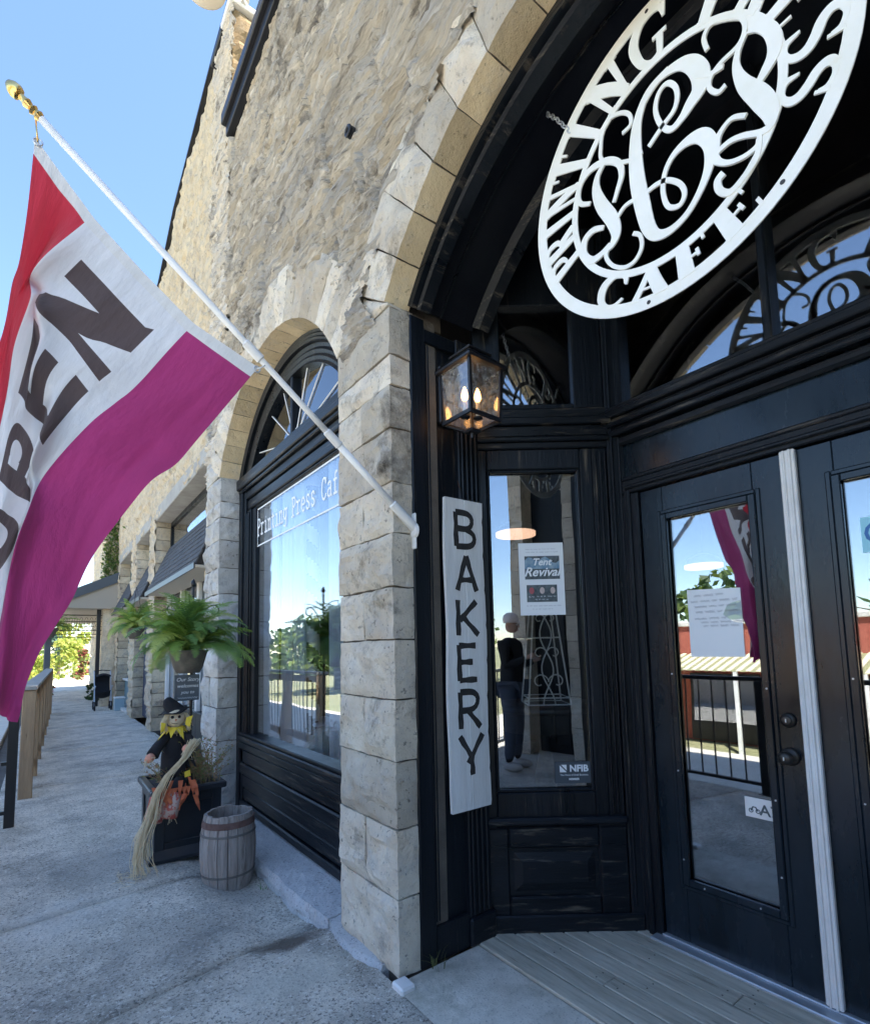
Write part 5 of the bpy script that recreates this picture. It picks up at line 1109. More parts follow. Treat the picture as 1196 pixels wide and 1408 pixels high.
# small sign
M_SLATE=mat('slate_blue_board',(.085,.10,.115),(.11,.125,.14),rough=.6,scale=9)
ws=root('welcome_sign',(.862,4.235,1.25),'small dark slate sign with white script hanging under the fern pot','sign')
MB().box(.778,.948,4.222,4.236,1.052,1.240,.003).build('board',M_SLATE,ws)
for i,(tx,sz) in enumerate((('Our Story',.038),('welcomes',.036),('you to',.034))): text(tx,sz,frame((.868,4.2215,1.205-.046*i),(1,0,0),(0,0,1)),M_PAPER,ws,'lettering',.25)
wr=random.Random(9)
mb=MB(); mb.tube([(.80+.0045*q,4.2212,1.072+.007*math.sin(q*1.7+wr.random())) for q in range(31)],.0013,3); mb.build('lettering',M_PAPER,ws)
for x in(.80,.925): MB().tube([(x,4.23,1.238),(.875,4.25,1.30)],.0018,4).build('string',M_MET,ws)
# ---------------------------------------------------------------- scarecrow
sc_=root('scarecrow_doll',(.75,4.14,.47),'straw scarecrow doll in black witch clothes with yellow collar sitting on the planter rim','doll')
M_BLK=mat('black_felt',(.012,.011,.013),(.02,.019,.022),rough=.95,scale=12); M_STRAW=mat('pale_straw',(.70,.56,.34),(.82,.70,.48),rough=.9,scale=30,transl=.2); M_BUR=mat('burlap_face',(.62,.50,.34),(.70,.58,.42),rough=.95,scale=60,bump=.3,bscale=120)
M_ORG=mat('orange_cloth',(.60,.17,.07),(.50,.12,.06),rough=.9,scale=20); M_YEL=mat('yellow_felt',(.80,.58,.05),rough=.9); M_PNK=mat('salmon_hand',(.72,.33,.22),rough=.85); M_PLAID=mat('red_plaid',(.55,.12,.10),(.60,.45,.38),rough=.9,scale=34,lo=.47,hi=.53)
def blob(c,r,name,m,par,n=14,sq=(1,1,1)):
    mb=MB(); prof=[(math.sin(math.pi*i/10),-math.cos(math.pi*i/10)) for i in range(11)]; mb.T=lambda x,y,z:(c[0]+x*r*sq[0],c[1]+y*r*sq[1],c[2]+z*r*sq[2]); mb.lathe(prof,(0,0,0),n); return mb.build(name,m,par,True)
hc=(.775,4.12,.945)
blob(hc,.062,'head',M_BUR,sc_,16,(1,1,1.12))
def part_at(mb,name,m,par,smooth=False): return mb.build(name,m,par,smooth)
for s_ in(-1,1): part_at(MB().lathe([(0,-.004),(.010,-.003),(.011,.003),(0,.004)],(hc[0]-.012+s_*.022,hc[1]-.058,hc[2]+.012),10,'y'),'button_eye',M_BLK,sc_)
part_at(MB().lathe([(0,-.010),(.007,-.004),(.009,.004),(0,.006)],(hc[0]-.012,hc[1]-.064,hc[2]-.008),3,'y'),'nose',M_ORG,sc_)
part_at(MB().tube([(hc[0]-.012+.028*math.sin(t),hc[1]-.056+.006*abs(math.sin(t)),hc[2]-.022-.012*math.cos(t)) for t in np.linspace(-1.2,1.2,9)],.0016,4),'mouth',M_BLK,sc_)
mb=MB(); mb.T=lambda x,y,z:(hc[0]+x*(.86+.1*math.sin(9*y))-.35*z+.010*math.sin(40*z),hc[1]+.02+y*.9+.05*z,hc[2]+.018+z*.85+.14*x+.012*math.sin(26*x+14*y)); mb.lathe([(0,.034),(.118,.030),(.122,.036),(.066,.042),(.060,.060),(.050,.095),(.028,.135),(.0,.15)],(0,0,0),22); mb.build('witch_hat',M_BLK,sc_,True)
# torso, arms, legs as one body
mb=MB()
mb.tube([(.775,4.14,.88),(.775,4.15,.80),(.78,4.16,.68),(.785,4.18,.55),(.79,4.18,.47)],[.035,.070,.088,.092,.060],14)
mb.tube([(.73,4.13,.83),(.66,4.10,.76),(.625,4.06,.715)],[.032,.036,.042],10); mb.tube([(.83,4.12,.83),(.875,4.06,.76),(.84,4.00,.745)],[.032,.036,.040],10)
mb.tube([(.75,4.14,.50),(.70,4.04,.50),(.66,3.995,.42)],[.05,.048,.045],10); mb.tube([(.82,4.13,.50),(.79,4.02,.51),(.75,3.985,.44)],[.05,.048,.045],10)
mb.build('black_suit',M_BLK,sc_,True)
for p,q in(((.622,4.057,.712),(.585,4.03,.685)),((.838,3.998,.745),(.80,3.975,.742))):
    part_at(MB().tube([p,((p[0]+q[0])/2,(p[1]+q[1])/2,(p[2]+q[2])/2),q],[.026,.030,.018],10),'hand',M_PNK,sc_,True)
for x0,y0,z0 in((.655,3.99,.43),(.745,3.98,.445)):
    part_at(MB().tube([(x0,y0,z0+.02),(x0-.015,y0-.015,z0-.05),(x0-.03,y0-.01,z0-.13)],[.050,.054,.056],12),'trouser_leg',M_PLAID,sc_,True)
rg=random.Random(2)
mb=MB()
for k in range(11):
    a=k*math.pi/5+rg.uniform(-.2,.2); p=Vector((.775+.05*math.cos(a),4.13+.045*math.sin(a),.885)); lr=rg.uniform(.07,.125); q=Vector((.775+lr*math.cos(a),4.12+lr*math.sin(a),.885-rg.uniform(.04,.12))); sx1=Vector((-math.sin(a),math.cos(a),0))*.030
    mb.add([p-sx1,p+sx1,q],[(0,1,2)])
mb.build('yellow_collar',M_YEL,sc_,fix=False)
mb=MB()
for k in range(9):
    x=.62+.028*k; mb.add([(x,3.945,.50),(x+.03,3.945,.50),(x+.012,3.93,.44)],[(0,1,2)])
mb.build('orange_fringe',M_ORG,sc_,fix=False)
mb=MB()
for k in range(34):
    x=rg.uniform(.60,.88);y=rg.uniform(3.93,4.0);z=rg.uniform(.40,.56);l=rg.uniform(.05,.12);w=rg.uniform(.008,.018);a=rg.uniform(-.6,.6);dx=l*math.sin(a)
    mb.add([(x-w,y,z),(x+w,y-.004,z),(x+w*.6+dx*.5,y-.018,z-l*.5),(x+dx,y-.012,z-l),(x-w*.8+dx*.5,y-.022,z-l*.55)],[(0,1,2,4),(4,2,3)])
tag(mb.build('ragged_strips',M_ORG,sc_,fix=False),kind='stuff')
mb=MB()
for k in range(16):
    x=rg.uniform(.68,.86);y=rg.uniform(3.99,4.06);z=rg.uniform(.52,.86);l=rg.uniform(.05,.10);w=rg.uniform(.01,.022);dx=rg.uniform(-.03,.03)
    mb.add([(x-w,y,z),(x+w,y-.006,z),(x+dx+w*.5,y-.02,z-l),(x+dx-w,y-.015,z-l*.8)],[(0,1,2,3)])
mb.build('shirt_rags',M_BLK,sc_,fix=False)
mb=MB(); mb.add([(.80,3.93,.60),(.835,3.935,.61),(.84,3.93,.57),(.80,3.925,.565)],[(0,1,2,3)]); mb.add([(.83,4.05,.95),(.87,4.05,.96),(.85,4.04,.88),(.82,4.05,.90)],[(0,1,2,3)]);mb.add([(.70,4.05,.92),(.67,4.05,.93),(.665,4.04,.86),(.69,4.05,.87)],[(0,1,2,3)]); mb.build('yellow_patch',M_YEL,sc_,fix=False)
mb=MB()
for k in range(90):
    s_=rg.choice((-1,1)); x=hc[0]+s_*rg.uniform(.045,.07); y=hc[1]+rg.uniform(-.04,.03); l=rg.uniform(.06,.13)
    mb.tube([(x,y,hc[2]+.03),(x+s_*.02+rg.uniform(-.01,.01),y-.01,hc[2]+.03-l*.5),(x+s_*.025+rg.uniform(-.02,.02),y-.015,hc[2]+.03-l)],.0022,3)
tag(mb.build('straw_hair',M_STRAW,sc_),kind='stuff')
mb=MB()
for k in range(70):   # straw poking from cuffs, waist and collar
    c_=rg.choice(((.60,4.04,.70),(.82,3.98,.745),(.775,4.10,.875),(.70,3.97,.36),(.73,3.96,.33),(.79,4.05,.50))); d=Vector((rg.gauss(0,1),rg.gauss(-.6,.7),rg.gauss(-.5,.8))).normalized()*rg.uniform(.03,.075)
    mb.tube([c_,(c_[0]+d.x*.6,c_[1]+d.y*.6,c_[2]+d.z*.5),(c_[0]+d.x,c_[1]+d.y,c_[2]+d.z-.01)],.0018,3)
tag(mb.build('loose_straw',M_STRAW,sc_),kind='stuff')
# raffia bundle
rb=root('raffia_bundle',(.66,3.95,.4),'long bundle of pale corn raffia held by the scarecrow and trailing to the pavement','raffia')
path=[Vector(p) for p in((.86,3.96,.80),(.80,3.93,.70),(.70,3.92,.60),(.64,3.91,.50),(.60,3.90,.36),(.545,3.88,.22),(.53,3.87,.10),(.55,3.86,.02))]
for b_ in range(3):
    mb=MB()
    for k in range(30):
        ox,oy=rg.gauss(0,.013),rg.gauss(0,.015); ph=rg.uniform(0,6); e_n=rg.choice((6,7,8,8)); pts=[]
        for i,p in enumerate(path[:e_n]):
            sp=(1.2,.7,.7,1,1.3,1.7,2.0,2.6)[i]; pts.append((p.x+ox*sp+.011*math.sin(ph+i*1.9),p.y+oy*sp+.008*math.cos(ph*2+i*1.4),max(.004,p.z+.010*math.cos(ph+i))))
        mb.tube(pts,.0019,3)
    tag(mb.build('raffia_strands',M_STRAW,rb),kind='stuff')
mb=MB()
for k in range(40):
    x,y=rg.gauss(.50,.06),rg.gauss(3.92,.07); a=rg.uniform(0,6.28); l=rg.uniform(.02,.07); mb.tube([(x,y,.006),(x+l*math.cos(a),y+l*math.sin(a),.007)],.0015,3)
o=mb.build('fallen_straw',M_STRAW,loc=(.5,3.92,0)); tag(o,'scattered wisps of straw lying on the pavement under the raffia','straw',kind='stuff')
# ---------------------------------------------------------------- second building
b2=root('shop_building',(2,10,0),'neighbouring sandy stone shop building with tall window openings and dark awnings further along the pavement','building')
OP=[(6.95,10.8),(11.5,13.3),(14.15,16.4)]; FX2=1.62
MB().box(2.75,9,5.46,17.0,0,8.0).build('rear_walls',M_INT,b2); MB().box(1.96,9,5.46,17.0,3.95,4.1).build('upper_floor',M_INT,b2)
def keep2(cy,cz):
    k=np.ones(cy.shape,bool)
    for a,b in OP: k&=~((cy>a)&(cy<b)&(cz<3.88))
    return k
relief_wall('stone_front',5.47,17.0,0,9.6,.055,FX2,keep2,.026,b2,M_FAR,seed=12,ztop=[(5.47,9.62),(6.95,9.57),(9.6,9.25),(11.03,8.74),(17,8.0)],course=.21)
mb=MB(); 
for a,b in((5.47,6.93),(10.82,11.48),(13.32,14.13),(16.42,16.98)): mb.box(1.66,1.92,a,b,0,3.9)
mb.box(1.67,1.95,5.47,16.98,3.90,7.9); mb.build('wall_core',M_MORT,b2)
for i,(a,b) in enumerate(OP):
    # jamb stones facing the viewer at the far end of each opening
    z=0;k=0
    while z<3.85:
        h=.20 if k%2 else .24; mb=MB(); block(mb,(lambda z,h,b:(lambda u,v,w:(1.615+.26*v, b-.012+.10*w, z+.006+(h-.012)*u)))(z,h,b),(4,5,2),front=.020,side=.004,seed=k+i*40,front_dir=(0,-1,0)); mb.build('jamb_stone',M_FAR,b2); z+=h;k+=1
    MB().box(1.60,1.90,a-.12,b+.12,3.86,4.10,.01).build('lintel',mat('grey_lintel',(.40,.39,.36),(.30,.29,.27),rough=.9,scale=4) if 'grey_lintel' not in MATS else MATS['grey_lintel'],b2)
    wn=MB().box(1.86,1.93,a,b,3.78,3.86).box(1.86,1.93,a,a+.07,0,3.78).box(1.86,1.93,b-.07,b,0,3.78).box(1.86,1.93,a+.07,b-.07,3.30,3.38).build('window_frame',mat('teal_trim',(.05,.14,.16),rough=.5) if i else M_BV,b2)
    MB().box(1.885,1.890,a+.05,b-.05,.1,3.80).build('glass_pane',M_GLASS,wn)
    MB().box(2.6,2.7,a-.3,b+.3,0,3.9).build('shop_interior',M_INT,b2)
MB().box(1.80,1.93,14.2,16.35,.08,.72,.01).build('stall_riser',mat('teal_panel',(.10,.22,.28),(.13,.26,.33),rough=.5,scale=5),b2)
MB().box(1.74,1.95,14.2,16.35,.72,.77,.01).build('shop_sill',M_WHITE,b2)
MB().box(1.62,1.95,14.17,16.38,0,.08,.01).build('plinth',M_GREY,b2)
MB().box(1.80,1.93,11.6,13.2,.05,2.35,.01).build('navy_door',mat('navy_paint',(.02,.035,.08),rough=.5),b2)
for a in(7.05,8.3,9.5,10.68): MB().box(1.82,1.885,a,a+.09,.0,2.55,.01).build('white_trim',M_WHITE,b2)
MB().box(1.80,1.885,7.1,10.7,.0,.55,.01).build('stall_riser',M_BV,b2)
M_SHG=mat('dark_shingle',(.045,.048,.055),(.085,.09,.10),rough=.85,scale=10,bump=.5,bscale=50)
for i,(a,b) in enumerate(((6.85,10.72),(11.35,13.25),(14.0,16.45))):
    aw_=root('shingle_awning',(1.7,(a+b)/2,2.9),['dark shingled awning nearest the cafe, above the first shop window','middle narrow dark shingled awning above the navy shop door','farthest dark shingled awning above the teal panelled shop window'][i],'awning','dark shingled awnings along the stone shops')
    xo,zo,xi,zi=1.47,2.50,1.84,3.36; nr=9
    for r_ in range(nr):
        f0_,f1_=r_/nr,(r_+1)/nr; x0=xo+(xi-xo)*f0_;x1=xo+(xi-xo)*f1_; z0=zo+(zi-zo)*f0_;z1=zo+(zi-zo)*f1_
        if i==0:
            y=a+(.15 if r_%2 else 0)
            ys=[a]; 
            while y<b-.2: y+=.30; ys.append(min(y,b))
            ys[-1]=b
        else: ys=[a,b]
        for q in range(len(ys)-1):
            o_=random.uniform(0,.004)
            MB().poly([(x0-.018-o_,ys[q]+.003,z0-.008),(x1-.004,ys[q]+.003,z1+.01),(x1+.01,ys[q]+.003,z1+.01),(x0+.002,ys[q]+.003,z0-.008)],(0,ys[q+1]-ys[q]-.006,0)).build('shingle',M_SHG,aw_)
    MB().poly([(xo+.005,a+.01,zo),(xi,a+.01,zi),(1.86,a+.01,zi),(1.86,a+.01,zo)],(0,.03,0)).build('end_panel',M_MET,aw_)
    MB().poly([(xo+.005,b-.04,zo),(xi,b-.04,zi),(1.86,b-.04,zi),(1.86,b-.04,zo)],(0,.03,0)).build('end_panel',M_MET,aw_)
    MB().box(xo-.01,1.86,a,b,zo-.05,zo-.012,.005).build('soffit_board',mat('pale_soffit',(.45,.42,.36),rough=.8) if 'pale_soffit' not in MATS else MATS['pale_soffit'],aw_)
    MB().box(xo-.025,xo-.011,a,b,zo-.065,zo+.015,.004).build('fascia',M_MET,aw_)
MB().box(1.55,1.66,5.47,11.1,9.60,9.66) 
mb=MB(); rows=[[(1.56,y,z+.02),(1.70,y,z+.02),(1.70,y,z+.07),(1.56,y,z+.07)] for y,z in((5.47,9.62),(6.95,9.57),(9.6,9.25),(11.03,8.74),(17,8.0))]; mb.grid(rows,close=True); mb.build('dark_coping',M_MET,b2)
# lamp at the top left of the picture
lp=root('sign_lamp',(1.25,4.55,7.2),'cream round lamp shade on an arm at the roof edge of the stone building','lamp')
lc=Vector((.93,4.5,7.38))
MB().lathe([(.03,.17),(.10,.13),(.17,.03),(.19,0),(.18,-.0),(.155,-.03),(.10,-.055),(.0,-.065)],lc,28).build('lamp_shade',mat('cream_enamel',(.75,.66,.52),rough=.5),lp,True)
MB().tube([lc+Vector((0,0,.15)),lc+Vector((.02,0,.32)),lc+Vector((.2,.05,.42)),(1.6,4.9,7.76)],.02,8).build('lamp_arm',M_WHITE,lp,True)
# ---------------------------------------------------------------- porch and third building
b3=root('ivy_building',(3,21,0),'distant sandy stone building with ivy on its wall behind the porch roof','building')
relief_wall('stone_front',17.02,27,0,6.2,.08,1.66,lambda cy,cz:~((cy>18.2)&(cy<21)&(cz<2.5)),.03,b3,M_FAR,seed=20)
mb=MB(); block(mb,lambda u,v,w:(1.30+.36*v,17.02+.3*w,0+6.2*u),(40,5,3),front=.05,side=.012,seed=4,front_dir=(0,-1,0)); mb.build('pier',M_FAR,b3)
MB().box(1.70,8,17.1,27,0,6.1).build('wall_core',M_MORT,b3)
iv=root('wall_ivy',(1.5,17.2,4.3),'green ivy climbing the pale wall above the porch roof','ivy')
def leaves(name,m,par,n,fn,size,seed,chunks=1):
    rg=random.Random(seed)
    for c_ in range(chunks):
        mb=MB()
        for i in range(n):
            p=Vector(fn(rg)); d=Vector((rg.gauss(0,1),rg.gauss(0,1),rg.gauss(0,1))).normalized(); e=d.orthogonal().normalized(); s_=size*rg.uniform(.5,1.3); f_=d.cross(e)
            e=(e*math.cos(i)+f_*math.sin(i)); g_=d.cross(e)
            mb.add([p-e*s_,p+g_*s_*.55,p+e*s_,p-g_*s_*.55],[(0,1,2,3)],rg.randrange(len(m)) if isinstance(m,list) else 0)
        mb.build(name,m,par,fix=False)
LF=[mat('leaf_light',(.14,.20,.04),(.20,.26,.06),rough=.6,scale=1,transl=.4),mat('leaf_mid',(.07,.13,.03),(.11,.17,.045),rough=.6,scale=1,transl=.35),mat('leaf_dark',(.035,.075,.02),(.06,.10,.03),rough=.6,scale=1,transl=.3)]
LY=[mat('leaf_yellow',(.42,.44,.08),(.52,.50,.12),rough=.6,scale=1,transl=.5),mat('leaf_lime',(.26,.34,.06),rough=.6,transl=.5)]
LB=[mat('leaf_blue',(.06,.12,.09),(.09,.16,.12),rough=.6,scale=1,transl=.3)]
leaves('ivy_leaves',LF[:2],iv,900,lambda g:(g.uniform(1.22,1.66) ,16.96+g.uniform(-.06,.02),g.uniform(3.5,5.4)),.05,3)
leaves('ivy_leaves',LF[:2],iv,900,lambda g:(1.56+g.uniform(-.05,.03),g.uniform(14.2,17),6.3+g.gauss(0,.45)),.05,4)
po=root('porch',(.8,20,0),'covered porch over the far pavement with dark sloping roof, posts and iron lace','porch')
MB().poly([(.02,16.8,2.70),(1.66,16.8,3.56),(1.66,16.8,3.68),(.02,16.8,2.82)],(0,8.5,0)).build('roof',M_SHG,po)
MB().poly([(.0,16.76,2.62),(1.66,16.76,3.42),(1.66,16.76,3.70),(.0,16.76,2.86)],(0,.04,0)).build('fascia',mat('slate_fascia',(.07,.085,.10),rough=.6),po)
MB().poly([(.05,16.82,2.66),(1.64,16.82,2.66),(1.64,16.82,3.48)],(0,8.4,0)).build('ceiling',mat('porch_ceiling',(.38,.34,.28),rough=.8),po)
for y in(16.9,20.5,25.1): MB().box(.04,.17,y,y+.13,0,2.68,.01).build('porch_post',MATS['slate_fascia'],po)
MB().box(1.17,1.27,17.2,17.3,0,2.66,.01).build('porch_post',M_MET,po)
for yy in(17.6,21.0,24.5):
    mb=MB(); mb.tube([(.17,yy,2.52),(1.6,yy,2.52)],.012,4); mb.tube([(.17,yy,2.10),(1.6,yy,2.10)],.012,4)
    for k in range(12):
        x=.23+.12*k; mb.tube([(x+.05*math.cos(t)*(1-.08*t),yy,2.31+.17*math.sin(t)*(1-.08*t)) for t in np.linspace(0,7.5,16)],.006,3,cap=False)
    mb.build('iron_lace',M_MET,po)
# ---------------------------------------------------------------- far end: lit path edge, bushes, trees
def tree(name,loc,label,H,rad,mats,seed,n=1500,size=.16,trunk=True,group=None,sq=1.0):
    t=root(name,loc,label,'tree' if trunk else 'bush',group); rg=random.Random(seed)
    if trunk:
        mb=MB(); mb.tube([(loc[0],loc[1],loc[2]-.1),(loc[0]+.1,loc[1],loc[2]+H*.3),(loc[0]-.05,loc[1]+.1,loc[2]+H*.62),(loc[0],loc[1],loc[2]+H*.8)],[H*.03,H*.024,H*.016,H*.008],8)
        for k in range(6):
            a=rg.uniform(0,6.28); h=H*rg.uniform(.3,.6); mb.tube([(loc[0],loc[1],loc[2]+h),(loc[0]+rad*.35*math.cos(a),loc[1]+rad*.35*math.sin(a),loc[2]+h+H*.12),(loc[0]+rad*.7*math.cos(a),loc[1]+rad*.7*math.sin(a),loc[2]+h+H*.2)],[H*.012,H*.008,H*.004],5)
        mb.build('trunk',mat('bark',(.10,.075,.05),(.16,.12,.09),rough=.95,scale=6) if 'bark' not in MATS else MATS['bark'],t)
    cl=[]
    for k in range(int(13*sq)+6):
        a=rg.uniform(0,6.28); rr=rad*rg.uniform(.1,.85); zz=(rg.uniform(.34,.95) if trunk else rg.uniform(.1,.85)); cl.append((loc[0]+rr*math.cos(a)*(1.15-zz*.5),loc[1]+rr*math.sin(a)*(1.15-zz*.5),loc[2]+H*zz,rad*rg.uniform(.22,.42)))
    def fn(g):
        c_=cl[g.randrange(len(cl))]; d=Vector((g.gauss(0,1),g.gauss(0,1),g.gauss(0,1))).normalized()*c_[3]*g.uniform(.6,1.08); return (c_[0]+d.x,c_[1]+d.y,max(loc[2]+.05,c_[2]+d.z*.8))
    leaves('crown',mats,t,n,fn,size,seed)
    return t
tree('yellow_bush',(1.4,41,0),'bright yellow-green leafy bush at the far end of the pavement, right of the blue-green tree',2.6,1.5,LY,21,1500,.13,False)
tree('yellow_bush',(-.4,38,0),'bright yellow-green low bush at the far end of the pavement behind the fence posts',1.5,1.4,LY,22,1200,.12,False)
tree('yellow_tree',(1.0,52,0),'tall yellow-leaved tree beyond the far porch roof',6,2.6,LY,23,2200,.2)
tree('blue_green_tree',(.9,44,0),'blue-green conical tree between the yellow bushes at the pavement end',2.9,.9,LB,24,900,.12)
tree('leafy_tree',(-5,70,-1.8),'light green tree seen under the flag beyond the wooden fence',9,4,LF[:2]+LY,25,2500,.3)
tree('leafy_tree',(-1.8,48,-1.8),'pale green tree behind the distant hanging fern',6,2.4,LF[:2]+LY[1:],26,2000,.2)
tree('red_bush',(1.55,30,0),'reddish flowering shrub against the far stone wall',1.9,.45,[mat('leaf_red',(.35,.10,.08),rough=.7,transl=.3),LF[0]],27,500,.09,False)
tree('dark_shrub',(1.28,18.6,0),'dark potted shrub at the foot of the porch post',.75,.26,LF[2:],28,500,.05,False)
tree('red_flower_plant',(.22,22,0),'little red-flowered plant in a pot by the far fence post',.45,.2,[mat('flower_red',(.5,.06,.04),rough=.7,transl=.3),LF[1]],29,250,.05,False)
# things on the far pavement
M_DKC=mat('dark_fabric',(.015,.016,.02),rough=.9)
sr=root('black_stroller',(1.32,16.0,0),'folded black pushchair with small wheels standing by the far shop front','pushchair')
for x in(1.10,1.46):
    for y in(15.85,16.3): MB().tube([(x,y+.10*math.cos(t),.11+.10*math.sin(t)) for t in np.linspace(0,6.283,17)],.018,6,cap=False).build('wheel',M_DKC,sr,True)
    MB().tube([(x,15.85,.11),(x,16.0,.45),(x,16.35,.98)],.014,6).build('frame_tube',M_ALU,sr); MB().tube([(x,16.3,.11),(x,16.05,.5),(x,15.75,.62)],.012,6).build('frame_tube',M_ALU,sr)
mb=MB(); mb.grid([[(1.12+.32*k/6,15.8+.5*j/5,.42+.22*math.cos(j*1.1)*.4+.16*(j>3)*(j-3)-.05*math.sin(math.pi*k/6)) for k in range(7)] for j in range(6)]); mb.build('seat',M_DKC,sr,True)
mb=MB(); mb.grid([[(1.12+.32*k/6,16.05+.22*math.sin(j*.3),.62+.26*math.cos(j*.3)+.05*math.sin(math.pi*k/6)) for k in range(7)] for j in range(-2,6)]); mb.build('hood',M_DKC,sr,True)
MB().tube([(1.10,16.35,.98),(1.28,16.40,1.0),(1.46,16.35,.98)],.015,6).build('handle',M_DKC,sr)
cb=root('storage_box',(1.62,15.6,0),'pale blue-grey storage box beside the black pushchair','box')
MB().box(1.49,1.71,15.4,15.7,0.0,.30,.01).build('body',mat('blue_grey_plastic',(.30,.40,.44),rough=.5),cb); MB().box(1.48,1.72,15.39,15.71,.30,.335,.01).build('lid',M_WHITE,cb)
# ---------------------------------------------------------------- fence
M_POST=mat('cedar_post',(.42,.29,.17),(.30,.20,.12),rough=.85,scale=4,stretch=(4,4,.4),bump=.7,bscale=16,col3=(.10,.06,.035),s3=5,t3=(.66,.72),bdist=.006)
M_RAIL=mat('grey_rail',(.40,.38,.34),(.30,.28,.25),rough=.85,scale=5,bump=.4,bscale=20)
fe=root('wooden_fence',(0,10,0),'wooden post fence with flat grey top rail along the street edge of the pavement','fence')
PY=[6.72,7.9,9.15,10.45,11.8,13.2,14.6,16.0]
for i,y in enumerate(PY):
    x=-.145+.028*(y-6.7); MB().box(x,x+.115,y,y+.115,-.02,1.06+.004*i,.008).build('post',M_POST,fe)
    if i<len(PY)-1:
        y2=PY[i+1]; x2=-.145+.028*(y2-6.7)
        mb=MB(); mb.poly([(x-.03,y-.02,1.065),(x+.115,y-.02,1.065),(x+.115,y-.02,1.10),(x-.03,y-.02,1.10)],(x2-x,y2-y-.004,0)); mb.build('top_rail',M_RAIL,fe)
        for z in(.12,.95): mb=MB(); mb.poly([(x+.03,y+.115,z),(x+.07,y+.115,z),(x+.07,y+.115,z+.09),(x+.03,y+.115,z+.09)],(x2-x,y2-y-.115,0)); mb.build('rail',M_POST,fe)
        nb_=int((y2-y)/.13)
        for k in range(1,nb_):
            f_=k/nb_; MB().box(x+(x2-x)*f_+.045,x+(x2-x)*f_+.057,y+.115+(y2-y-.115)*f_,y+.127+(y2-y-.115)*f_,.2,.96).build('wire_baluster',M_MET,fe)
bp_=root('iron_handrail',(-.17,5.73,0),'black iron stair handrail with a square post at the pavement edge under the flag tip','handrail')
MB().box(-.205,-.135,5.70,5.77,-.03,1.05,.004).build('post',M_MET,bp_)
mb=MB().box(-.20,-1.9,5.715,5.755,.98,1.03).build('top_rail',M_MET,bp_)
MB().box(-.20,-1.9,5.72,5.75,.10,.13).build('bottom_rail',M_MET,bp_); MB().box(-.24,-.205,5.72,5.75,.50,.53).build('bracket',M_MET,bp_)
for k in range(14): x=-.30-.11*k; MB().box(x-.008,x+.008,5.727,5.743,.13,.98).build('baluster',M_MET,bp_)
rl=root('street_railing',(-.46,0,0),'black iron railing with balusters along the raised pavement, seen only in the door glass','railing')
MB().box(-.485,-.435,-6,5.6,1.02,1.06,.004).build('top_rail',M_MET,rl); MB().box(-.48,-.44,-6,5.6,.07,.10,.004).build('bottom_rail',M_MET,rl)
for y in(-5.9,-3.9,-1.9,0.1,2.1,4.1,5.58): MB().box(-.495,-.425,y,y+.07,-.03,1.02,.004).build('post',M_MET,rl); MB().box(-.52,-.40,y-.025,y+.095,-.03,.0,.004).build('post_foot',M_MET,rl)
for k in range(84):
    y=-5.8+.135*k; MB().box(-.466,-.454,y,y+.012,.10,1.02).build('baluster',M_MET,rl)
# ---------------------------------------------------------------- across the street (seen in the glass)
ob=root('brick_shop',(-13,4,-1.85),'red brick shop across the street with ribbed metal awning, reflected in the door glass','building')
M_BRK=mat('red_brick',(.32,.08,.055),(.40,.12,.08),rough=.9,scale=9,col3=(.45,.25,.20),s3=3,t3=(.6,.7))
MB().box(-20,-12.8,-6,22,-1.85,1.95).build('wall',M_BRK,ob); MB().box(-20.1,-12.7,-6.1,22.1,1.95,2.1,.02).build('coping',M_GREY,ob)
for y in range(-5,21,3):
    fr=MB().box(-12.79,-12.70,y,y+2.2,-1.8,.35).build('shop_window',M_MET,ob); MB().box(-12.695,-12.69,y+.1,y+2.1,-1.2,.25).build('glass_pane',M_GLASS,fr)
mb=MB(); 
for k in range(90):
    y=-5+.27*k; mb.poly([(-12.8,y,.98),(-11.2,y,.52),(-11.2,y,.55),(-12.8,y,1.01)],(0,.13,0)); mb.poly([(-12.8,y+.135,.965),(-11.2,y+.135,.505),(-11.2,y+.135,.52),(-12.8,y+.135,.98)],(0,.13,0),1)
mb.build('ribbed_awning',[mat('cream_metal',(.75,.70,.52),rough=.5),mat('olive_metal',(.30,.30,.16),rough=.5)],ob)
for k in range(9): MB().box(-11.3,-11.2,-5+3*k,-4.9+3*k,-1.85,.52).build('awning_post',M_WHITE,ob)
for i,(x,y,h,r_) in enumerate(((-23,-5,8,4.5),(-24,4,7.5,4.8),(-23,12,8.2,4.6),(-25,21,8.5,5),(-22,30,8,5),(-14,38,7,4),(-26,-16,9,5),(-24,45,10,6))):
    tree('street_tree',(x,y,-1.85),['broad green tree behind the brick shop across the street'][0],h*.78,r_,LF,40+i,1500,.34,group='trees behind the brick shop')
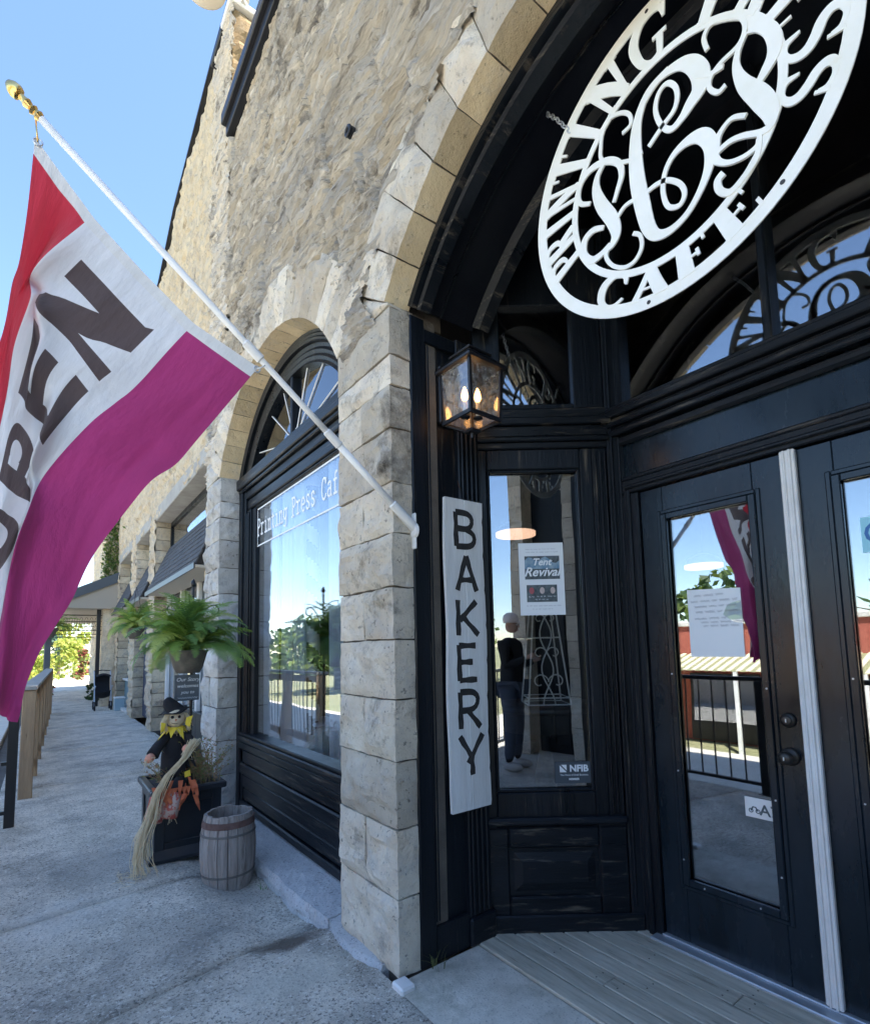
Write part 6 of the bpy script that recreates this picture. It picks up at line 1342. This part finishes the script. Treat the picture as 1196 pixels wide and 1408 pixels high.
# stone pillar with a made-up dark wall, added to darken the narrow window's reflection
nb2=root('added_dark_mass',(.6,-2.2,0),'stone pillar and made-up dark timber wall added to darken the reflection in the narrow window','porch')
z=0
for k in range(14):
    mb=MB(); block(mb,(lambda z:(lambda u,v,w:(-.10+.20*w,-2.25+.40*v,z+.004+.29*u)))(z),(3,4,3),front=.02,side=.005,seed=k+70,other={'v1':((0,1,0),.015)}); mb.build('pillar_stone',M_STONE,nb2); z+=.298
MB().box(.11,1.20,-2.2,-2.12,0,4.2,.01).build('added_dark_wall',M_BV,nb2); MB().box(-.15,1.20,-2.7,-1.8,4.2,4.45,.02).build('added_wall_beam',M_BH,nb2)
for k in range(5): MB().box(.15+.21*k,.33+.21*k,-2.118,-2.10,.1,2.4,.006).build('added_wall_board',M_BV,nb2)
for i,(x,y,h,r_) in enumerate(((-24,-34,6.2,5),(-33,-38,6.5,5.5),(-17,-42,6,5),(-30,-28,6.4,5),(-12,-48,6,5))):
    tree('street_tree',(x,y,-1.85),'green tree on the low ridge down the street behind the viewpoint',h,r_,LF,60+i,1300,.34,group='trees down the street behind the viewpoint')
# person reflected in the narrow window
pr_=root('person',(.26,-1.11,0),'person in pale cap, black shirt and jeans holding up a phone behind the viewpoint','person')
def skin(name,V,E,Rr,m,par,lv=2):
    me=bpy.data.meshes.new(name); org=ORG[par]; me.from_pydata([Vector(v)-org for v in V],E,[]); o=bpy.data.objects.new(name,me); COL.objects.link(o); o.parent=par; ORG[o]=org
    md_=o.modifiers.new('s','SKIN'); sv=me.skin_vertices[0].data
    for i,r_ in enumerate(Rr): sv[i].radius=(r_,r_*.85) if not isinstance(r_,tuple) else r_
    sv[0].use_root=True; ss=o.modifiers.new('d','SUBSURF'); ss.levels=lv; ss.render_levels=lv
    me.materials.append(m); md_.use_smooth_shade=True; return o
px0,py0=.26,-1.11
def PP(a,b,z): # a: to its right, b: forward (facing +x)
    return (px0+b,py0-a,z)
M_JEAN=mat('dark_jeans',(.07,.085,.12),rough=.9); M_TEE=mat('black_shirt',(.014,.014,.016),rough=.9); M_SK=mat('skin',(.55,.33,.24),rough=.6); M_CAP=mat('pale_cap',(.88,.76,.70),rough=.8)
V=[PP(0,0,.95),PP(0,0,1.15),PP(0,.0,1.38),PP(0,.01,1.50),PP(.17,0,1.42),PP(.21,.03,1.14),PP(.12,.24,1.20),PP(-.17,0,1.42),PP(-.21,.03,1.14),PP(-.10,.26,1.24),PP(.10,0,.90),PP(.11,.02,.50),PP(.11,-.02,.12),PP(.12,.02,.09),PP(-.10,0,.90),PP(-.11,.03,.50),PP(-.11,0,.12),PP(-.12,.02,.09)]
E_=[(0,1),(1,2),(2,3),(2,4),(4,5),(5,6),(2,7),(7,8),(8,9),(0,10),(10,11),(11,12),(12,13),(0,14),(14,15),(15,16),(16,17)]
rr=[(.16,.11),(.155,.105),(.17,.115),(.065,.065),.07,.052,.04,.07,.052,.04,.098,.068,.05,.045,.098,.068,.05,.045]
bd=skin('body',V,E_,rr,M_TEE,pr_)
V=[PP(0,0,.98),PP(.10,0,.90),PP(.11,.02,.50),PP(.11,-.02,.10),PP(-.10,0,.90),PP(-.11,.03,.50),PP(-.11,0,.10)]
skin('jeans',V,[(0,1),(1,2),(2,3),(0,4),(4,5),(5,6)],[(.170,.125),.108,.078,.062,.108,.078,.062],M_JEAN,pr_)
V=[PP(0,.02,1.55),PP(0,.03,1.63),PP(0,.02,1.70)]
skin('head',V,[(0,1),(1,2)],[(.062,.075),(.078,.092),(.075,.088)],M_SK,pr_)
for s_ in(-1,1): blob(PP(s_*.03,.118,1.655),.009,'eye',M_PAPER,pr_,8); blob(PP(s_*.083,.02,1.64),.018,'ear',M_SK,pr_,8,(.6,.5,1.5))
MB().tube([PP(0,.115,1.665),PP(0,.135,1.63),PP(0,.125,1.62)],[.006,.013,.006],6).build('nose',M_SK,pr_,True); MB().tube([PP(-.025,.112,1.59),PP(0,.118,1.588),PP(.025,.112,1.59)],.004,5).build('mouth',M_RED,pr_,True)
mb=MB(); mb.lathe([(.096,-.02),(.100,.02),(.088,.07),(.05,.10),(0,.108)],PP(0,.02,1.70),20); mb.build('cap',M_CAP,pr_,True)
mb=MB(); mb.grid([[PP(-.075+.15*k/6,.10+.085*j/3*math.sqrt(max(0,1-((k-3)/3.4)**2)),1.70-.006*j) for k in range(7)] for j in range(4)]); mb.build('cap_brim',M_CAP,pr_,True,fix=False)
for sd,hx,hz in((1,.12,1.20),(-1,-.10,1.24)):
    b_=.24 if sd>0 else .26; hp_=PP(hx,b_+.06,hz+.02)
    skin('hand',[PP(hx,b_,hz),PP(hx*.9,b_+.07,hz+.03),PP(hx*.85,b_+.10,hz+.08),PP(hx*.5,b_+.10,hz+.07),PP(hx*.55,b_+.11,hz+.02)],[(0,1),(1,2),(1,3),(1,4)],[.030,.034,.011,.011,.011],M_SK,pr_)
for s_ in(-1,1): blob(PP(s_*.115,.05,.045),.05,'shoe',mat('pale_trainer',(.45,.44,.42)) if 'pale_trainer' not in MATS else MATS['pale_trainer'],pr_,14,(2.6,.95,.95))
ph=root('phone',(.59,-1.11,1.29),'dark mobile phone held up by the person behind the viewpoint','phone')
MB().box(.60,.608,-1.19,-1.03,1.25,1.33,.003).build('case',M_MET,ph); MB().box(.596,.600,-1.18,-1.04,1.258,1.322).build('screen',M_GLASS,ph)
# ---------------------------------------------------------------- inside the cafe
tw=root('wire_obelisk',(2.50,2.22,1.045),'cream wire obelisk trellis with scrolls standing on the round table inside the narrow window','ornament')
tc=Vector((2.50,2.22,1.045)); M_CRM=mat('cream_wire',(.85,.84,.78),rough=.5)
ex=Vector((.8,-.6,0)); ey=Vector((.6,.8,0))
def TP(a,b,z): return tc+ex*a+ey*b+Vector((0,0,z))
for a in(-1,1):
    for b in(-1,1): MB().tube([TP(a*.125,b*.125,0),TP(a*.04,b*.04,.85)],.0055,6).build('leg_wire',M_CRM,tw)
for z in(.0,.04,.40,.65):
    h=.125-.1*z; MB().tube([TP(-h,-h,z),TP(h,-h,z),TP(h,h,z),TP(-h,h,z),TP(-h,-h,z)],.0045,5).build('cross_wire',M_CRM,tw)
for z0,h in((.05,.115),(.22,.095),(.43,.075)):
    for s_ in(-1,1):
        pts=[]
        for i in range(26):
            t=i/25*5.2; r_=(.046-.0062*t)*h/.1; pts.append(TP(s_*(h*.45+r_*math.cos(math.pi+t*1.0)*-1*-1),-h,z0+.085+r_*math.sin(t)))
        MB().tube(pts,.004,5).build('scroll_wire',M_CRM,tw,True)
for s_ in(-1,1): MB().tube([TP(s_*.035*math.cos(z*15),-.12+.1*z,z) for z in np.linspace(0,.8,30)],.0045,5).build('twist_wire',M_CRM,tw,True)
tb=root('round_table',(2.50,2.24,0),'round dark table with carved apron inside the narrow window','table')
M_TBL=mat('dark_walnut',(.035,.03,.03),(.05,.045,.04),rough=.4,scale=4)
MB().lathe([(0,.95),(.34,.95),(.345,.935),(.335,.92),(.30,.915),(0,.915)],(2.50,2.24,.09),36).build('table_top',M_TBL,tb,True)
MB().lathe([(.29,.91),(.28,.80),(.275,.80),(.28,.91)],(2.50,2.24,.09),36).build('apron',M_TBL,tb,True); MB().lathe([(.0,.9),(.05,.88),(.03,.7),(.07,.5),(.035,.3),(.06,.12),(.22,.03),(.24,0)],(2.50,2.24,.09),20).build('pedestal',M_TBL,tb,True)
M_LMP=emis('pendant_glow',(1.0,.60,.40),.42)
for i,(x,y,z,lb) in enumerate(((3.22,3.12,2.34,'glowing pale orange pendant lamp inside, seen above the flyer in the narrow window'),(4.53,2.18,2.03,'glowing pendant lamp inside, seen through the left door glass'))):
    pe=root('pendant_lamp',(x,y,z),lb,'lamp'); r_=.17 if i==0 else .15
    MB().lathe([(0,.0),(r_,.0),(r_,.03),(r_*.9,.035)],(x,y,z),28).build('diffuser',M_LMP,pe,True); MB().lathe([(r_*1.02,.03),(r_*.8,.09),(.03,.13),(0,.13)],(x,y,z),28).build('lamp_shade',M_MET,pe,True); MB().tube([(x,y,z+.12),(x,y,4.05)],.006,5).build('lamp_cord',M_MET,pe)
ct=root('sheer_curtain',(1.62,3.7,2.7),'sheer white curtain strips hanging inside the arched window','curtain')
M_CUR=mat('sheer_fabric',(.56,.62,.70),(.62,.68,.75),rough=.8,scale=3,transl=.35)
for y0,y1 in((4.24,4.50),(3.92,4.15),(3.68,3.88),(3.06,3.28)):
    rows=[]; n=int((y1-y0)/.012)
    for j in range(13):
        z=.70+2.05*j/12; rows.append([(1.545+.018*math.sin(k*1.15+.3*math.sin(z*2))+.01*math.sin(k*.5),y0+(y1-y0)*k/n,z) for k in range(n+1)])
    MB().grid(rows).build('curtain_panel',M_CUR,ct,True,fix=False)
sp_=root("striped_pole",(1.63,3.73,.7),'black and white spiral striped pole inside the arched window','pole')
n_=28; zz=np.linspace(.68,2.66,100); mb=MB()
rows=[[(1.63+.055*math.cos(2*math.pi*k/n_),3.73+.055*math.sin(2*math.pi*k/n_),z) for k in range(n_)] for z in zz]
mb.grid(rows,close=True); mb.m=[int((((i//n_)/99*1.98)/.26+(i%n_)/n_)%1<.5) for i in range(len(mb.f))]
mb.build('striped_shaft',[M_WHITE,M_MET],sp_,True); blob((1.63,3.73,2.70),.065,'ball_cap',M_WHITE,sp_)
bn=root('plastic_tub',(1.75,3.75,.5),'pale translucent plastic tub on the sill inside the arched window','tub')
MB().box(1.62,1.86,3.60,4.0,.60,.84,.03).build('tub_body',mat('tub_plastic',(.62,.70,.74),rough=.4,transl=.2),bn); MB().box(1.61,1.87,3.59,4.01,.84,.865,.008).build('lid',M_CUR,bn); MB().box(1.617,1.621,3.70,3.80,.72,.78).build('tub_label',M_WHITE,bn)
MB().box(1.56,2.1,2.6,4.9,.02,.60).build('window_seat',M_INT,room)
tag(room,kind='structure')
